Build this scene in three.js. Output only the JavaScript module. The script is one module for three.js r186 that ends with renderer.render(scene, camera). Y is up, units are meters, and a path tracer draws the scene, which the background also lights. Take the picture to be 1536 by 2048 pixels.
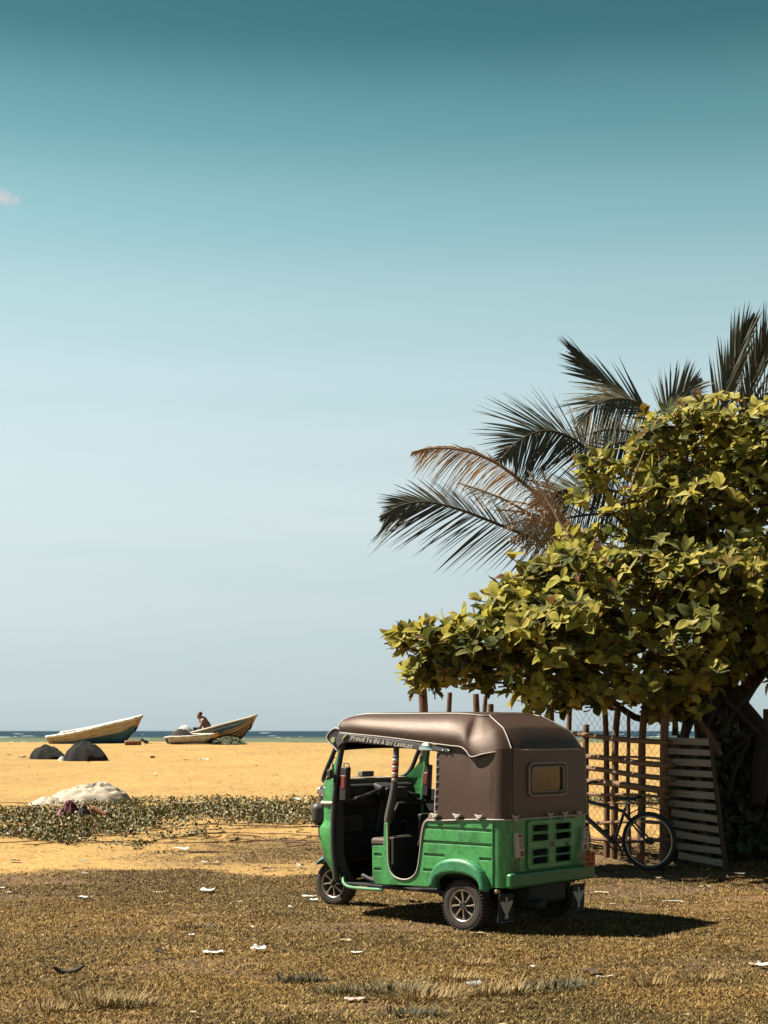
import * as THREE from 'three';
import { mergeGeometries } from 'three/addons/utils/BufferGeometryUtils.js';
import { RoundedBoxGeometry } from 'three/addons/geometries/RoundedBoxGeometry.js';
import { MarchingCubes } from 'three/addons/objects/MarchingCubes.js';
import { TextGeometry } from 'three/addons/geometries/TextGeometry.js';
import { FontLoader } from 'three/addons/loaders/FontLoader.js';

// ---------------------------------------------------------------- camera
const EXPO = 2.8;
const F = 3000, HZ = 1462, EYE = 1.587;
const scene = new THREE.Scene();
const camera = new THREE.PerspectiveCamera(2 * Math.atan(HZ / F) * 180 / Math.PI, 0.75, 0.1, 20000);
camera.position.set(0, EYE, 0);
camera.setViewOffset(2193, 2924, 328.5, 0, 1536, 2048);   // level camera, lens shifted up
camera.updateProjectionMatrix();

// ---------------------------------------------------------------- sun, sky, exposure
const SUN = new THREE.Vector3(-1.02, 1.36, -0.17).normalize();
const sun = new THREE.DirectionalLight(new THREE.Color(1, 0.93, 0.8), 5);
sun.position.copy(SUN).multiplyScalar(40).add(new THREE.Vector3(2, 0, -14));
sun.target.position.set(2, 0, -14);
sun.castShadow = true; sun.shadow.mapSize.set(4096, 4096);
Object.assign(sun.shadow.camera, { left: -16, right: 16, top: 16, bottom: -16, near: 1, far: 90 });
scene.add(sun, sun.target);

const lin = c => (c /= 255, c <= 0.04045 ? c / 12.92 : ((c + 0.055) / 1.055) ** 2.4);
const srgb = (r, g, b) => new THREE.Color().setRGB(lin(r), lin(g), lin(b));
function rng(seed) { let a = seed >>> 0; return () => { a = a + 0x6D2B79F5 | 0; let t = Math.imul(a ^ a >>> 15, 1 | a); t = t + Math.imul(t ^ t >>> 7, 61 | t) ^ t; return ((t ^ t >>> 14) >>> 0) / 4294967296; }; }
const hash = (x, y, s = 0) => { let h = Math.imul(x | 0, 374761393) + Math.imul(y | 0, 668265263) + Math.imul(s | 0, 974634777) | 0; h = Math.imul(h ^ h >>> 13, 1274126177); return ((h ^ h >>> 16) >>> 0) / 4294967296; };
function vnoise(x, y, s = 0, px = 0) {
  const xi = Math.floor(x), yi = Math.floor(y), fx = x - xi, fy = y - yi, u = fx * fx * (3 - 2 * fx), v = fy * fy * (3 - 2 * fy);
  const w = n => px ? ((n % px) + px) % px : n;
  const a = hash(w(xi), w(yi), s), b = hash(w(xi + 1), w(yi), s), c = hash(w(xi), w(yi + 1), s), d = hash(w(xi + 1), w(yi + 1), s);
  return a + (b - a) * u + (c - a) * v + (a - b - c + d) * u * v;
}
function fbm(x, y, o = 4, s = 0, px = 0) { let f = 0, a = 0.5, n = 0; for (let i = 0; i < o; i++) { f += a * vnoise(x, y, s + i, px); n += a; a *= 0.5; x *= 2; y *= 2; if (px) px *= 2; } return f / n; }
const smooth = (a, b, x) => { const t = Math.min(1, Math.max(0, (x - a) / (b - a))); return t * t * (3 - 2 * t); };
const mix = (a, b, t) => a + (b - a) * t;

{ // clear sky: deep teal overhead, pale haze low down, a little darker away from the sun
  const W = 4096, H = 2048, data = new Float32Array(W * H * 4);
  const stops = [[0, 182, 197, 201], [1.5, 188, 204, 207], [5, 198, 214, 217], [9, 202, 220, 223], [13, 192, 217, 222], [16, 173, 207, 212], [19, 144, 189, 196], [22, 107, 160, 168], [25, 68, 120, 129], [29, 46, 94, 104], [40, 16, 50, 66], [90, 9, 35, 50]]
    .map(s => [s[0], lin(s[1]), lin(s[2]), lin(s[3])]);
  for (let j = 0; j < H; j++) {
    const el = (j + 0.5) / H * 180 - 90, e = Math.max(0, el);
    let k = 0; while (k < stops.length - 2 && e > stops[k + 1][0]) k++;
    const t = smooth(0, 1, Math.min(1, (e - stops[k][0]) / (stops[k + 1][0] - stops[k][0])));
    const tl = Math.min(1, (e - stops[k][0]) / (stops[k + 1][0] - stops[k][0])), tt = (t + 2 * tl) / 3;
    const c = [1, 2, 3].map(i => mix(stops[k][i], stops[k + 1][i], tt));
    const y = Math.sin(el * Math.PI / 180), r = Math.cos(el * Math.PI / 180);
    for (let i = 0; i < W; i++) {
      const az = ((i + 0.5) / W - 0.5) * 2 * Math.PI, x = r * Math.cos(az), z = r * Math.sin(az);
      const cs = x * SUN.x + y * SUN.y + z * SUN.z, near = 1 + (0.5 + 0.6 * smooth(12, 26, el)) * (cs - 0.02 - 0.35 * smooth(0, 26, Math.min(26, e)));
      const wisp = 1 + 0.05 * (fbm(az * 5 + 60, el * 0.9, 4, 13) - 0.5) * smooth(0, 3, el) * (1 - smooth(14, 24, el)) * (Math.abs(az) > 3 ? 0 : 1);
      let q = [c[0] * Math.pow(near, 1.2) * wisp * wisp, c[1] * near * wisp, c[2] * near * wisp];
      if (el > 15 && el < 25 && z < 0) {       // the small cloud
        const ax = Math.atan2(x, -z) * 180 / Math.PI;
        if (ax < -11) {
          const u = (ax + 14.25) / 0.85, v = (el - 18.98 + u * 0.2) / 0.4, n = fbm(ax * 4 + 50, el * 5, 5, 3);
          const a = smooth(0.25, 1, (1.15 - Math.hypot(u, v)) + (n - 0.5) * 1.3) * 0.9;
          q = [mix(q[0], 0.66, a), mix(q[1], 0.64, a), mix(q[2], 0.65, a)];
        }
      }
      const o = (j * W + i) * 4; data[o] = q[0] / EXPO; data[o + 1] = q[1] / EXPO; data[o + 2] = q[2] / EXPO; data[o + 3] = 1;
    }
  }
  const sky = new THREE.DataTexture(data, W, H, THREE.RGBAFormat, THREE.FloatType);
  sky.mapping = THREE.EquirectangularReflectionMapping; sky.magFilter = sky.minFilter = THREE.LinearFilter; sky.needsUpdate = true;
  scene.background = sky; scene.environment = sky;
}
const renderer = new THREE.WebGLRenderer({ antialias: true });
renderer.toneMapping = THREE.LinearToneMapping;
renderer.toneMappingExposure = EXPO;
renderer.shadowMap.enabled = true;

// ---------------------------------------------------------------- helpers
const V3 = (x, y, z) => new THREE.Vector3(x, y, z);
const used = {};
function numbered(n) { const k = used[n] = (used[n] ?? -1) + 1; return k ? `${n}_${String(k).padStart(3, '0')}` : n; }
function tag(o, label, category, group, kind) { if (label) o.userData.label = label; if (category) o.userData.category = category; if (group) o.userData.group = group; if (kind) o.userData.kind = kind; return o; }
function thing(name, label, category, pos, turn = 0, group) { const g = new THREE.Group(); g.name = numbered(name); g.position.copy(pos ?? V3(0, 0, 0)); g.rotation.y = turn; scene.add(g); return tag(g, label, category, group); }
function clean(g) { g = g.index ? g.toNonIndexed() : g; for (const k of Object.keys(g.attributes)) if (!['position', 'normal', 'uv', 'color'].includes(k)) g.deleteAttribute(k); return g; }
function join(gs) {
  if (!Array.isArray(gs)) gs = [gs];
  gs = gs.map(clean);
  const anyC = gs.some(g => g.attributes.color);
  for (const g of gs) { if (!g.attributes.uv) g.setAttribute('uv', new THREE.BufferAttribute(new Float32Array(g.attributes.position.count * 2), 2)); if (anyC && !g.attributes.color) g.setAttribute('color', new THREE.BufferAttribute(new Float32Array(g.attributes.position.count * 3).fill(1), 3)); }
  return gs.length > 1 ? mergeGeometries(gs) : gs[0];
}
function part(name, gs, m, parent) { const o = new THREE.Mesh(join(gs), m); o.name = parent === scene ? numbered(name) : name; parent.add(o); return o; }
const box = (w, h, d, x = 0, y = 0, z = 0, r = 0.008, rx = 0, ry = 0, rz = 0) => { const g = new RoundedBoxGeometry(w, h, d, 2, Math.min(r, w * .49, h * .49, d * .49)); if (rx) g.rotateX(rx); if (rz) g.rotateZ(rz); if (ry) g.rotateY(ry); g.translate(x, y, z); return g; };
function limb(pts, radii, seg = 7, sub = 1, squash = 1) {   // tapered tube through points, capped
  const P = pts.map(p => p.isVector3 ? p : V3(...p)); let C = P, R = Array.isArray(radii) ? radii : P.map(() => radii);
  if (sub > 1) { const cv = new THREE.CatmullRomCurve3(P, false, 'centripetal'); const n = (P.length - 1) * sub; C = []; const R2 = []; for (let i = 0; i <= n; i++) { const t = i / n; C.push(cv.getPoint(t)); const f = t * (P.length - 1), k = Math.min(P.length - 2, Math.floor(f)); R2.push(mix(R[k], R[k + 1], f - k)); } R = R2; }
  const pos = [], uv = [], idx = []; let n0 = null, len = 0;
  for (let i = 0; i < C.length; i++) {
    const T = C[Math.min(i + 1, C.length - 1)].clone().sub(C[Math.max(i - 1, 0)]).normalize();
    if (!n0) n0 = Math.abs(T.y) > 0.9 ? V3(1, 0, 0) : V3(0, 1, 0);
    const B = T.clone().cross(n0).normalize(), N = B.clone().cross(T).normalize(); n0 = N;
    if (i) len += C[i].distanceTo(C[i - 1]);
    for (let j = 0; j <= seg; j++) { const a = j / seg * 2 * Math.PI, q = C[i].clone().addScaledVector(N, Math.cos(a) * R[i] * squash).addScaledVector(B, Math.sin(a) * R[i]); pos.push(q.x, q.y, q.z); uv.push(j / seg * 2 * Math.PI * R[0], len); }
  }
  const w = seg + 1;
  for (let i = 0; i < C.length - 1; i++) for (let j = 0; j < seg; j++) { const a = i * w + j; idx.push(a, a + 1, a + w, a + 1, a + w + 1, a + w); }
  for (const e of [0, C.length - 1]) { const c = pos.length / 3; pos.push(C[e].x, C[e].y, C[e].z); uv.push(0, 0); for (let j = 0; j < seg; j++) e ? idx.push(e * w + j, e * w + j + 1, c) : idx.push(j + 1, j, c); }
  const g = new THREE.BufferGeometry(); g.setAttribute('position', new THREE.Float32BufferAttribute(pos, 3)); g.setAttribute('uv', new THREE.Float32BufferAttribute(uv, 2)); g.setIndex(idx); g.computeVertexNormals(); return g;
}
function surf(nu, nv, f, scale = 1) {
  const pos = [], uv = [], idx = [];
  for (let j = 0; j <= nv; j++) for (let i = 0; i <= nu; i++) { const p = f(i / nu, j / nv); pos.push(p.x ?? p[0], p.y ?? p[1], p.z ?? p[2]); uv.push(i / nu * scale, j / nv * scale); }
  for (let j = 0; j < nv; j++) for (let i = 0; i < nu; i++) { const a = j * (nu + 1) + i; idx.push(a, a + 1, a + nu + 1, a + 1, a + nu + 2, a + nu + 1); }
  const g = new THREE.BufferGeometry(); g.setAttribute('position', new THREE.Float32BufferAttribute(pos, 3)); g.setAttribute('uv', new THREE.Float32BufferAttribute(uv, 2)); g.setIndex(idx); g.computeVertexNormals(); return g;
}
const poly = pts => new THREE.Shape(pts.map(p => new THREE.Vector2(p[0], p[1])));
const rrect = (x0, y0, x1, y1, r, P = THREE.Path) => { const s = new P(); s.moveTo(x0 + r, y0); s.lineTo(x1 - r, y0); s.quadraticCurveTo(x1, y0, x1, y0 + r); s.lineTo(x1, y1 - r); s.quadraticCurveTo(x1, y1, x1 - r, y1); s.lineTo(x0 + r, y1); s.quadraticCurveTo(x0, y1, x0, y1 - r); s.lineTo(x0, y0 + r); s.quadraticCurveTo(x0, y0, x0 + r, y0); return s; };
const extr = (shape, depth, bevel = 0.004, z = 0, seg = 2, curve = 10) => { const g = new THREE.ExtrudeGeometry(shape, { depth: depth - 2 * bevel, bevelEnabled: bevel > 0, bevelThickness: bevel, bevelSize: bevel, bevelOffset: -bevel, bevelSegments: seg, curveSegments: curve }); g.translate(0, 0, z + bevel); return g; };
const curveP = (pts, n = 24) => new THREE.CatmullRomCurve3(pts.map(p => V3(...p)), false, 'centripetal').getPoints(n);
const noiseTex = (n, f, wrapS = 1) => { const d = new Uint8Array(n * n * 4); for (let y = 0; y < n; y++) for (let x = 0; x < n; x++) { const c = f(x / n, y / n), o = (y * n + x) * 4; const [r, g, b] = Array.isArray(c) ? c : [c, c, c]; d[o] = Math.max(0, Math.min(255, r * 255)); d[o + 1] = Math.max(0, Math.min(255, g * 255)); d[o + 2] = Math.max(0, Math.min(255, b * 255)); d[o + 3] = 255; } const t = new THREE.DataTexture(d, n, n); t.wrapS = t.wrapT = THREE.RepeatWrapping; t.magFilter = t.minFilter = THREE.LinearFilter; t.needsUpdate = true; return t; };
const rep = (t, k, l = k) => { const c = t.clone(); c.repeat.set(k, l); c.needsUpdate = true; return c; };
const M = (r, g, b, rough = 0.8, o = {}) => new THREE.MeshPhysicalMaterial({ color: new THREE.Color().setRGB(r, g, b).multiplyScalar(o.metalness || o.transmission === 1 ? 1 : 0.57), roughness: rough, side: THREE.DoubleSide, ...o });

// ---------------------------------------------------------------- terrain
function ground(x, D) {
  let h = smooth(13, 74, D) * 1.02;
  if (D > 74) h -= (D - 74) * 0.09 + 0.00 * x;
  h += (fbm(x * 0.16 + 9, D * 0.16, 3, 5) - 0.5) * 0.1 * smooth(17, 24, D);
  h += (fbm(x * 0.05 + 31, D * 0.05, 2, 8) - 0.5) * 0.28 * smooth(40, 70, D);
  h += (fbm(x * 1.3, D * 1.3, 3, 2) - 0.5) * 0.035;
  if (D > 16.5 && D < 40) { const n = vnoise(x * 3.2 + 7, D * 3.2, 14); h -= 0.035 * smooth(0.62, 0.85, n); }   // footprints and hollows in the sand
  return Math.max(h, -3);
}
function rayPoint(px, py, D) { return V3((px - 768) / F * D, EYE - (py - HZ) / F * D, -D); }
function at(px, py) { // point of the ground seen there
  let lo = 4; for (let D = 4; D < 140; D += 0.1) { const p = rayPoint(px, py, D); if (p.y < ground(p.x, D)) { lo = D; break; } }
  for (let D = lo - 0.1; D < lo + 0.01; D += 0.005) { const p = rayPoint(px, py, D); if (p.y <= ground(p.x, D)) return V3(p.x, ground(p.x, D), -D); }
  const p = rayPoint(px, py, lo); return p;
}
const onGround = (px, D) => { const x = (px - 768) / F * D; return V3(x, ground(x, D), -D); };
// how grassy the ground is (0 sand, 1 dry turf)
function grassy(x, D) {
  const n = (fbm(x * 0.9 + 3, D * 0.9, 3, 11) - 0.5);
  let g = 1 - smooth(16.6, 17.1, D + n * 1.6 - 0.02 * x);
  const strip = smooth(-3.4, -1.6, x + n * 2) * (1 - smooth(19.8, 21.8, D + n * 2)) * smooth(16.6, 18.6, D + n * 1.2);
  g = Math.max(g, strip * 0.75);
  const right = smooth(0.4, 2.2, x + n) * (1 - smooth(18, 22, D + n * 2)); g = Math.max(g, right * 0.9);
  return g;
}
{
  const ds = [], xs = [];
  for (let D = -12; D < 6; D += 1.5) ds.push(D);
  for (let D = 6, s = 0.06; D < 112; D += s, s = D < 20 ? 0.06 : s * 1.03) ds.push(D);
  for (let i = 0; i <= 320; i++) { const t = i / 160 - 1; xs.push(Math.sign(t) * (Math.abs(t) * 9 + Math.pow(Math.abs(t), 5) * 80)); }
  const pos = [], col = [], uv = [], idx = [], sand = [0.365, 0.222, 0.062], soil = [0.105, 0.058, 0.02];
  for (const D of ds) for (const x of xs) {
    pos.push(x, ground(x, D), -D); uv.push(x, -D);
    const g = grassy(x, D), k = 0.8 + 0.4 * fbm(x * 0.45, D * 0.5, 5, 21), fine = 0.9 + 0.2 * hash(Math.round(x * 40), Math.round(D * 40), 4);
    const wet = smooth(84, 92, D), patch = smooth(0.5, 0.72, fbm(x * 0.9 + 5, D * 0.9 + 2, 4, 41)) * g;
    for (let c = 0; c < 3; c++) col.push(mix(mix(mix(sand[c], soil[c], g), [0.17, 0.088, 0.028][c], patch * 0.7) * k * fine, [0.2, 0.14, 0.07][c], wet));
  }
  const w = xs.length;
  for (let j = 0; j < ds.length - 1; j++) for (let i = 0; i < w - 1; i++) { const a = j * w + i; idx.push(a, a + 1, a + w, a + 1, a + w + 1, a + w); }
  const g = new THREE.BufferGeometry(); g.setAttribute('position', new THREE.Float32BufferAttribute(pos, 3)); g.setAttribute('color', new THREE.Float32BufferAttribute(col, 3)); g.setAttribute('uv', new THREE.Float32BufferAttribute(uv, 2)); g.setIndex(idx); g.computeVertexNormals();
  const tex = noiseTex(512, (u, v) => { const n = fbm(u * 24, v * 24, 5, 7, 24), s = hash(Math.floor(u * 512), Math.floor(v * 512), 9); const k = 0.72 + 0.34 * n + (s - 0.5) * 0.22 - (s > 0.975 ? 0.35 : 0); return [k, k * 0.985, k * 0.96]; });
  tex.colorSpace = THREE.SRGBColorSpace; tex.repeat.set(0.8, 0.8);
  const bump = noiseTex(512, (u, v) => 0.5 * fbm(u * 10, v * 26, 4, 17, 2 * 13) + 0.5 * fbm(u * 40, v * 40, 3, 19, 40)); bump.repeat.set(0.55, 0.55);
  const m = new THREE.MeshStandardMaterial({ vertexColors: true, map: tex, bumpMap: bump, bumpScale: 0.045, roughness: 1 });
  const o = new THREE.Mesh(g, m); o.name = 'sandy_ground'; o.userData.kind = 'structure'; scene.add(o);
}
{ // sea out to the horizon, green shallows, navy beyond
  const ds = [86, 120, 170, 230, 290, 340, 400, 480, 580, 700, 900, 1300, 2000, 3500, 7000, 15000], pos = [], col = [], idx = [], uv = [];
  const R = rng(4);
  const dd = []; for (let k = 0; k < ds.length - 1; k++) for (let q = 0; q < 6; q++) dd.push(mix(ds[k], ds[k + 1], q / 6)); dd.push(15000);
  const nx = 120;
  for (const D of dd) for (let i = 0; i <= nx; i++) {
    const x = (i / nx - 0.5) * (D * 1.6 + 60); pos.push(x, -0.8 + (R() - 0.5) * 0.1, -D); uv.push(x * 0.05, D * 0.05);
    const t = smooth(330, 760, D + (fbm(x * 0.02, D * 0.012, 3, 6) - 0.5) * 260), n = 0.75 + 0.5 * R();
    for (let c = 0; c < 3; c++) col.push(mix([0.085, 0.1, 0.062][c], [0.011, 0.03, 0.045][c], t) * n);
  }
  const w = nx + 1;
  for (let j = 0; j < dd.length - 1; j++) for (let i = 0; i < nx; i++) { const a = j * w + i; idx.push(a, a + 1, a + w, a + 1, a + w + 1, a + w); }
  const g = new THREE.BufferGeometry(); g.setAttribute('position', new THREE.Float32BufferAttribute(pos, 3)); g.setAttribute('color', new THREE.Float32BufferAttribute(col, 3)); g.setAttribute('uv', new THREE.Float32BufferAttribute(uv, 2)); g.setIndex(idx); g.computeVertexNormals();
  const o = new THREE.Mesh(g, new THREE.MeshPhysicalMaterial({ vertexColors: true, roughness: 0.9, specularIntensity: 0.12 })); o.name = 'sea_water'; o.userData.kind = 'structure'; scene.add(o);
  const fg = new THREE.SphereGeometry(1, 8, 5); const foam = new THREE.InstancedMesh(fg, M(0.5, 0.53, 0.52, 1), 130); foam.name = 'breaking_wave_foam'; tag(foam, 'white foam of small breaking waves scattered over the sea', 'sea foam', null, 'stuff');
  const m = new THREE.Matrix4(), q = new THREE.Quaternion();
  for (let i = 0; i < 130; i++) { const D = 290 * Math.pow(7, Math.pow(R(), 1.5)), x = (R() - 0.5) * D * 0.56, s = (0.35 + 0.5 * R()) * D / 500; m.compose(V3(x, -0.8, -D), q.setFromEuler(new THREE.Euler(0, (R() - 0.5) * 0.5, 0)), V3(s * (1 + 4 * R() * R()), 0.25 * s * (0.4 + R()), s * 0.7)); foam.setMatrixAt(i, m); }
  scene.add(foam);
}

// ---------------------------------------------------------------- shared textures and materials
const mottle = noiseTex(256, (u, v) => { const n = fbm(u * 6, v * 6, 5, 31, 6), s = fbm(u * 40, v * 40, 2, 33, 40); return 0.8 + 0.2 * smooth(0.3, 0.6, n) - 0.12 * smooth(0.62, 0.7, s); }); mottle.colorSpace = THREE.SRGBColorSpace;
const grain = noiseTex(256, (u, v) => fbm(u * 64, v * 64, 3, 37, 64));
const barkT = noiseTex(256, (u, v) => { const n = fbm(u * 20, v * 4, 5, 51, 4 * 5), k = 0.62 + 0.5 * n; return [k, k * 0.97, k * 0.93]; }); barkT.colorSpace = THREE.SRGBColorSpace;
const woodT = noiseTex(256, (u, v) => { const n = fbm(u * 3, v * 30, 4, 61, 3 * 10), k = 0.6 + 0.5 * n; return [k, k, k]; }); woodT.colorSpace = THREE.SRGBColorSpace;
const mGreen = M(0.085, 0.41, 0.11, 0.42, { map: rep(mottle, 1.6), clearcoat: 0.25, clearcoatRoughness: 0.35 });
const mVinyl = M(0.078, 0.043, 0.032, 0.43, { bumpMap: rep(grain, 3), bumpScale: 0.0012, ior: 1.54, specularColor: new THREE.Color(1, 0.8, 0.65) });
const mWhite = M(0.6, 0.53, 0.45, 0.7);
const mBlack = M(0.012, 0.012, 0.013, 0.7);
const mDark = M(0.035, 0.032, 0.03, 0.65);
const mGrey = M(0.11, 0.105, 0.1, 0.6, { map: rep(mottle, 4) });
const mRubber = M(0.05, 0.036, 0.027, 0.9, { map: rep(mottle, 5) });
const mAlloy = M(0.42, 0.34, 0.27, 0.36, { metalness: 0.85 });
const mChrome = M(0.72, 0.68, 0.62, 0.22, { metalness: 1 });
const mRed = M(0.35, 0.02, 0.02, 0.25);
const mClear = M(0.55, 0.5, 0.42, 0.2);
const mPaper = M(0.82, 0.8, 0.76, 0.9);
const mBamboo = M(0.25, 0.13, 0.062, 0.8, { map: rep(barkT, 3, 2), bumpMap: rep(barkT, 3, 2), bumpScale: 0.006 });
const mBark = M(0.06, 0.04, 0.028, 0.95, { map: rep(barkT, 3, 1), bumpMap: rep(barkT, 3, 1), bumpScale: 0.02 });
const mSlat = M(0.62, 0.49, 0.38, 0.9, { map: woodT, bumpMap: woodT, bumpScale: 0.004 });

// ================================================================ auto rickshaw
{
  const rick = thing('auto_rickshaw', 'green three-wheeled auto rickshaw with brown canvas hood parked on the dry grass', 'auto rickshaw', V3(1.05, 0.0, -12.39), 2.43);
  const P = (n, g, m, par = rick) => part(n, g, m, par);
  const zL = -0.62, zR = 0.6;
  // ---- side panels: flat pressed sheet with recessed grooves, door cut-out and wheel arch
  const opening = [[0.843, 0.825], [0.80, 0.825], [0.797, 0.6], [0.792, 0.5], [0.772, 0.43], [0.73, 0.388], [0.68, 0.371], [0.62, 0.367], [0.56, 0.38], [0.515, 0.408], [0.485, 0.45], [0.466, 0.52], [0.45, 0.62], [0.437, 0.72], [0.42, 0.80], [0.40, 0.845], [0.365, 0.866]];
  const arch = []; for (let i = 0; i <= 14; i++) { const a = i / 14 * Math.PI; arch.push([0.02 - 0.25 * Math.cos(a), 0.34 + 0.215 * Math.sin(a)]); }
  const grooves = [[-0.27, 0.795, 0.40, 0.815], [-0.27, 0.68, 0.425, 0.70], [0.2, 0.575, 0.41, 0.595], [-0.27, 0.57, -0.15, 0.59], [0.31, 0.45, 0.42, 0.47], [0.868, 0.546, 0.948, 0.566], [0.868, 0.425, 0.948, 0.445]];
  for (const [z, sgn] of [[zL, 1], [zR, -1]]) {
    const outline = [[0.935, 0.308], [0.972, 0.36], [0.975, 0.627], [0.852, 0.634], ...opening, [-0.03, 0.886], [-0.28, 0.895], [-0.28, 0.36], ...arch, [0.33, 0.327]];
    const s = poly(outline); for (const g of grooves) s.holes.push(rrect(...g, 0.008));
    const back = poly(outline.map(p => [p[0] * 0.998, p[1]]));
    P('side_panel', [extr(s, 0.022, 0.005, z - 0.011), ...grooves.map(g => box(g[2] - g[0] + 0.03, g[3] - g[1] + 0.03, 0.006, (g[0] + g[2]) / 2, (g[1] + g[3]) / 2, z + sgn * 0.008, 0.002))], mGreen);
    // rear body corner
    const zc = z + sgn * 0.1;
    P('rear_corner', surf(10, 8, (u, v) => { const a = u * Math.PI / 2, lo = 0.36; return [-0.28 - 0.1 * Math.sin(a), mix(lo, 0.897, v), zc - sgn * 0.1 * Math.cos(a)]; }), mGreen);
    // fender flare
    const fs = new THREE.Shape(); const N = 24;
    for (let i = 0; i <= N; i++) { const a = i / N * Math.PI, r = 1 + 0.05 * Math.sin(2 * a) ** 2; const x = 0.035 + 0.285 * r * Math.cos(a), y = 0.33 + 0.245 * r * Math.sin(a); i ? fs.lineTo(x, y) : fs.moveTo(x, y); }
    for (let i = N; i >= 0; i--) { const a = i / N * Math.PI; fs.lineTo(0.03 + 0.225 * Math.cos(a), 0.335 + 0.12 * Math.pow(Math.sin(a), 0.7)); }
    const fg = extr(fs, 0.095, 0.03, sgn > 0 ? z - 0.09 : z - 0.005, 5); P('wheel_fender', fg, M(0.07, 0.33, 0.14, 0.45, { map: rep(mottle, 2) }));
    // edge trim of the door cut-out
    P('door_edge_trim', limb(opening.slice(1).map(p => [p[0], p[1], z - sgn * 0.016]), 0.0065, 6, 2), mWhite);
  }
  // ---- rear: panel, engine lid with slots, lamps, bumper
  {
    const map = g => { g.rotateY(-Math.PI / 2); return g; };   // shape x -> local z, depth -> -x
    const s = poly([[-0.52, 0.40], [0.50, 0.40], [0.50, 0.897], [-0.52, 0.897]]);
    const slots = []; for (const [y0, y1] of [[0.785, 0.835], [0.71, 0.76], [0.592, 0.642], [0.526, 0.578]]) for (const [a, b] of [[-0.265, -0.04], [0.06, 0.285]]) slots.push([a, y0, b, y1]);
    s.holes.push(rrect(-0.29, 0.50, 0.31, 0.86, 0.02));
    P('rear_panel', map(extr(s, 0.02, 0.004, 0.36)), mGreen);
    const lid = rrect(-0.32, 0.485, 0.345, 0.875, 0.03, THREE.Shape); for (const q of slots) lid.holes.push(rrect(...q, 0.022));
    const lidM = P('engine_lid', map(extr(lid, 0.022, 0.007, 0.378)), mGreen);
    for (const q of slots) P('slot_rim', (q => { const r = rrect(q[0] - 0.014, q[1] - 0.01, q[2] + 0.014, q[3] + 0.01, 0.026, THREE.Shape); r.holes.push(rrect(...q, 0.022)); return map(extr(r, 0.014, 0.005, 0.392)); })(q), mGreen, lidM);
    P('badge', [map(extr(rrect(-0.012, 0.648, 0.033, 0.70, 0.004, THREE.Shape), 0.008, 0.002, 0.4))], M(0.5, 0.4, 0.33, 0.5), lidM);
    P('badge_plate', [map(extr(rrect(-0.006, 0.654, 0.027, 0.694, 0.003, THREE.Shape), 0.004, 0.001, 0.407))], M(0.13, 0.03, 0.03, 0.5), lidM);
    P('lid_knob', [new THREE.SphereGeometry(0.018, 12, 8).translate(-0.42, 0.665, 0.25), new THREE.CylinderGeometry(0.01, 0.014, 0.04, 10).rotateZ(Math.PI / 2).translate(-0.405, 0.665, 0.25)], mWhite, lidM);
    P('engine_bay', [box(0.3, 0.5, 0.9, -0.16, 0.64, -0.02)], mBlack);
    P('bumper', box(0.06, 0.12, 1.2, -0.412, 0.415, -0.005, 0.024), M(0.045, 0.25, 0.075, 0.45, { map: rep(mottle, 2) }));
    for (const [z, sg] of [[-0.455, 1], [0.495, -1]]) {
      const o = [[-0.045, 0.79], [0.035, 0.785], [0.04, 0.70], [0.062, 0.655], [0.062, 0.585], [-0.035, 0.59], [-0.04, 0.66]].map(p => [z + p[0] * sg + 0.0, p[1]]);
      const sh = poly(o); const cells = [[-0.028, 0.752, 0.022, 0.775], [-0.02, 0.705, 0.024, 0.742], [-0.012, 0.66, 0.034, 0.695], [0.0, 0.603, 0.048, 0.645]];
      const L = P('tail_light', map(extr(sh, 0.05, 0.012, 0.372)), M(0.62, 0.55, 0.48, 0.35));
      cells.forEach((c, i) => { const a = z + c[0] * sg, b = z + c[2] * sg; P('lamp_lens', map(extr(rrect(Math.min(a, b), c[1], Math.max(a, b), c[3], 0.005, THREE.Shape), 0.012, 0.004, 0.415)), i === 0 || i === 3 ? M(0.3, 0.015, 0.015, 0.25) : M(0.34, 0.26, 0.2, 0.25), L); });
    }
    const pl = noiseTex(64, (u, v) => { const row = Math.floor(v * 3), k = (v * 3 % 1 > 0.25 && v * 3 % 1 < 0.75 && hash(Math.floor(u * 9), row, 2) > 0.4 && u > 0.08 && u < 0.92) ? 0.35 : 1; const n = 0.8 + 0.3 * fbm(u * 8, v * 8, 3, 71); return [0.85 * k * n, 0.38 * k * n, 0.12 * k * n]; }); pl.colorSpace = THREE.SRGBColorSpace;
    P('orange_plate', box(0.006, 0.12, 0.15, -0.47, 0.525, 0.46, 0.002), M(1, 1, 1, 0.7, { map: pl }));
    // chalky scribble on the left of the rear
    const sc = []; for (const [cz, cy, r, k] of [[-0.50, 0.545, 0.022, 1], [-0.44, 0.565, 0.024, 1.2]]) { sc.push(limb(Array.from({ length: 15 }, (_, i) => { const a = i / 14 * 6.6; return [-0.384, cy + Math.sin(a) * r * 0.9 * k, cz + Math.cos(a) * r]; }), 0.0035, 5)); for (let i = 0; i < 4; i++) sc.push(limb([[-0.384, cy - 0.02, cz - 0.015 + i * 0.011], [-0.384, cy - 0.06, cz - 0.02 + i * 0.014], [-0.384, cy - 0.085, cz - 0.012 + i * 0.009]], 0.003, 5)); }
    P('chalk_drawing', sc, M(0.3, 0.33, 0.2, 0.9));
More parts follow.
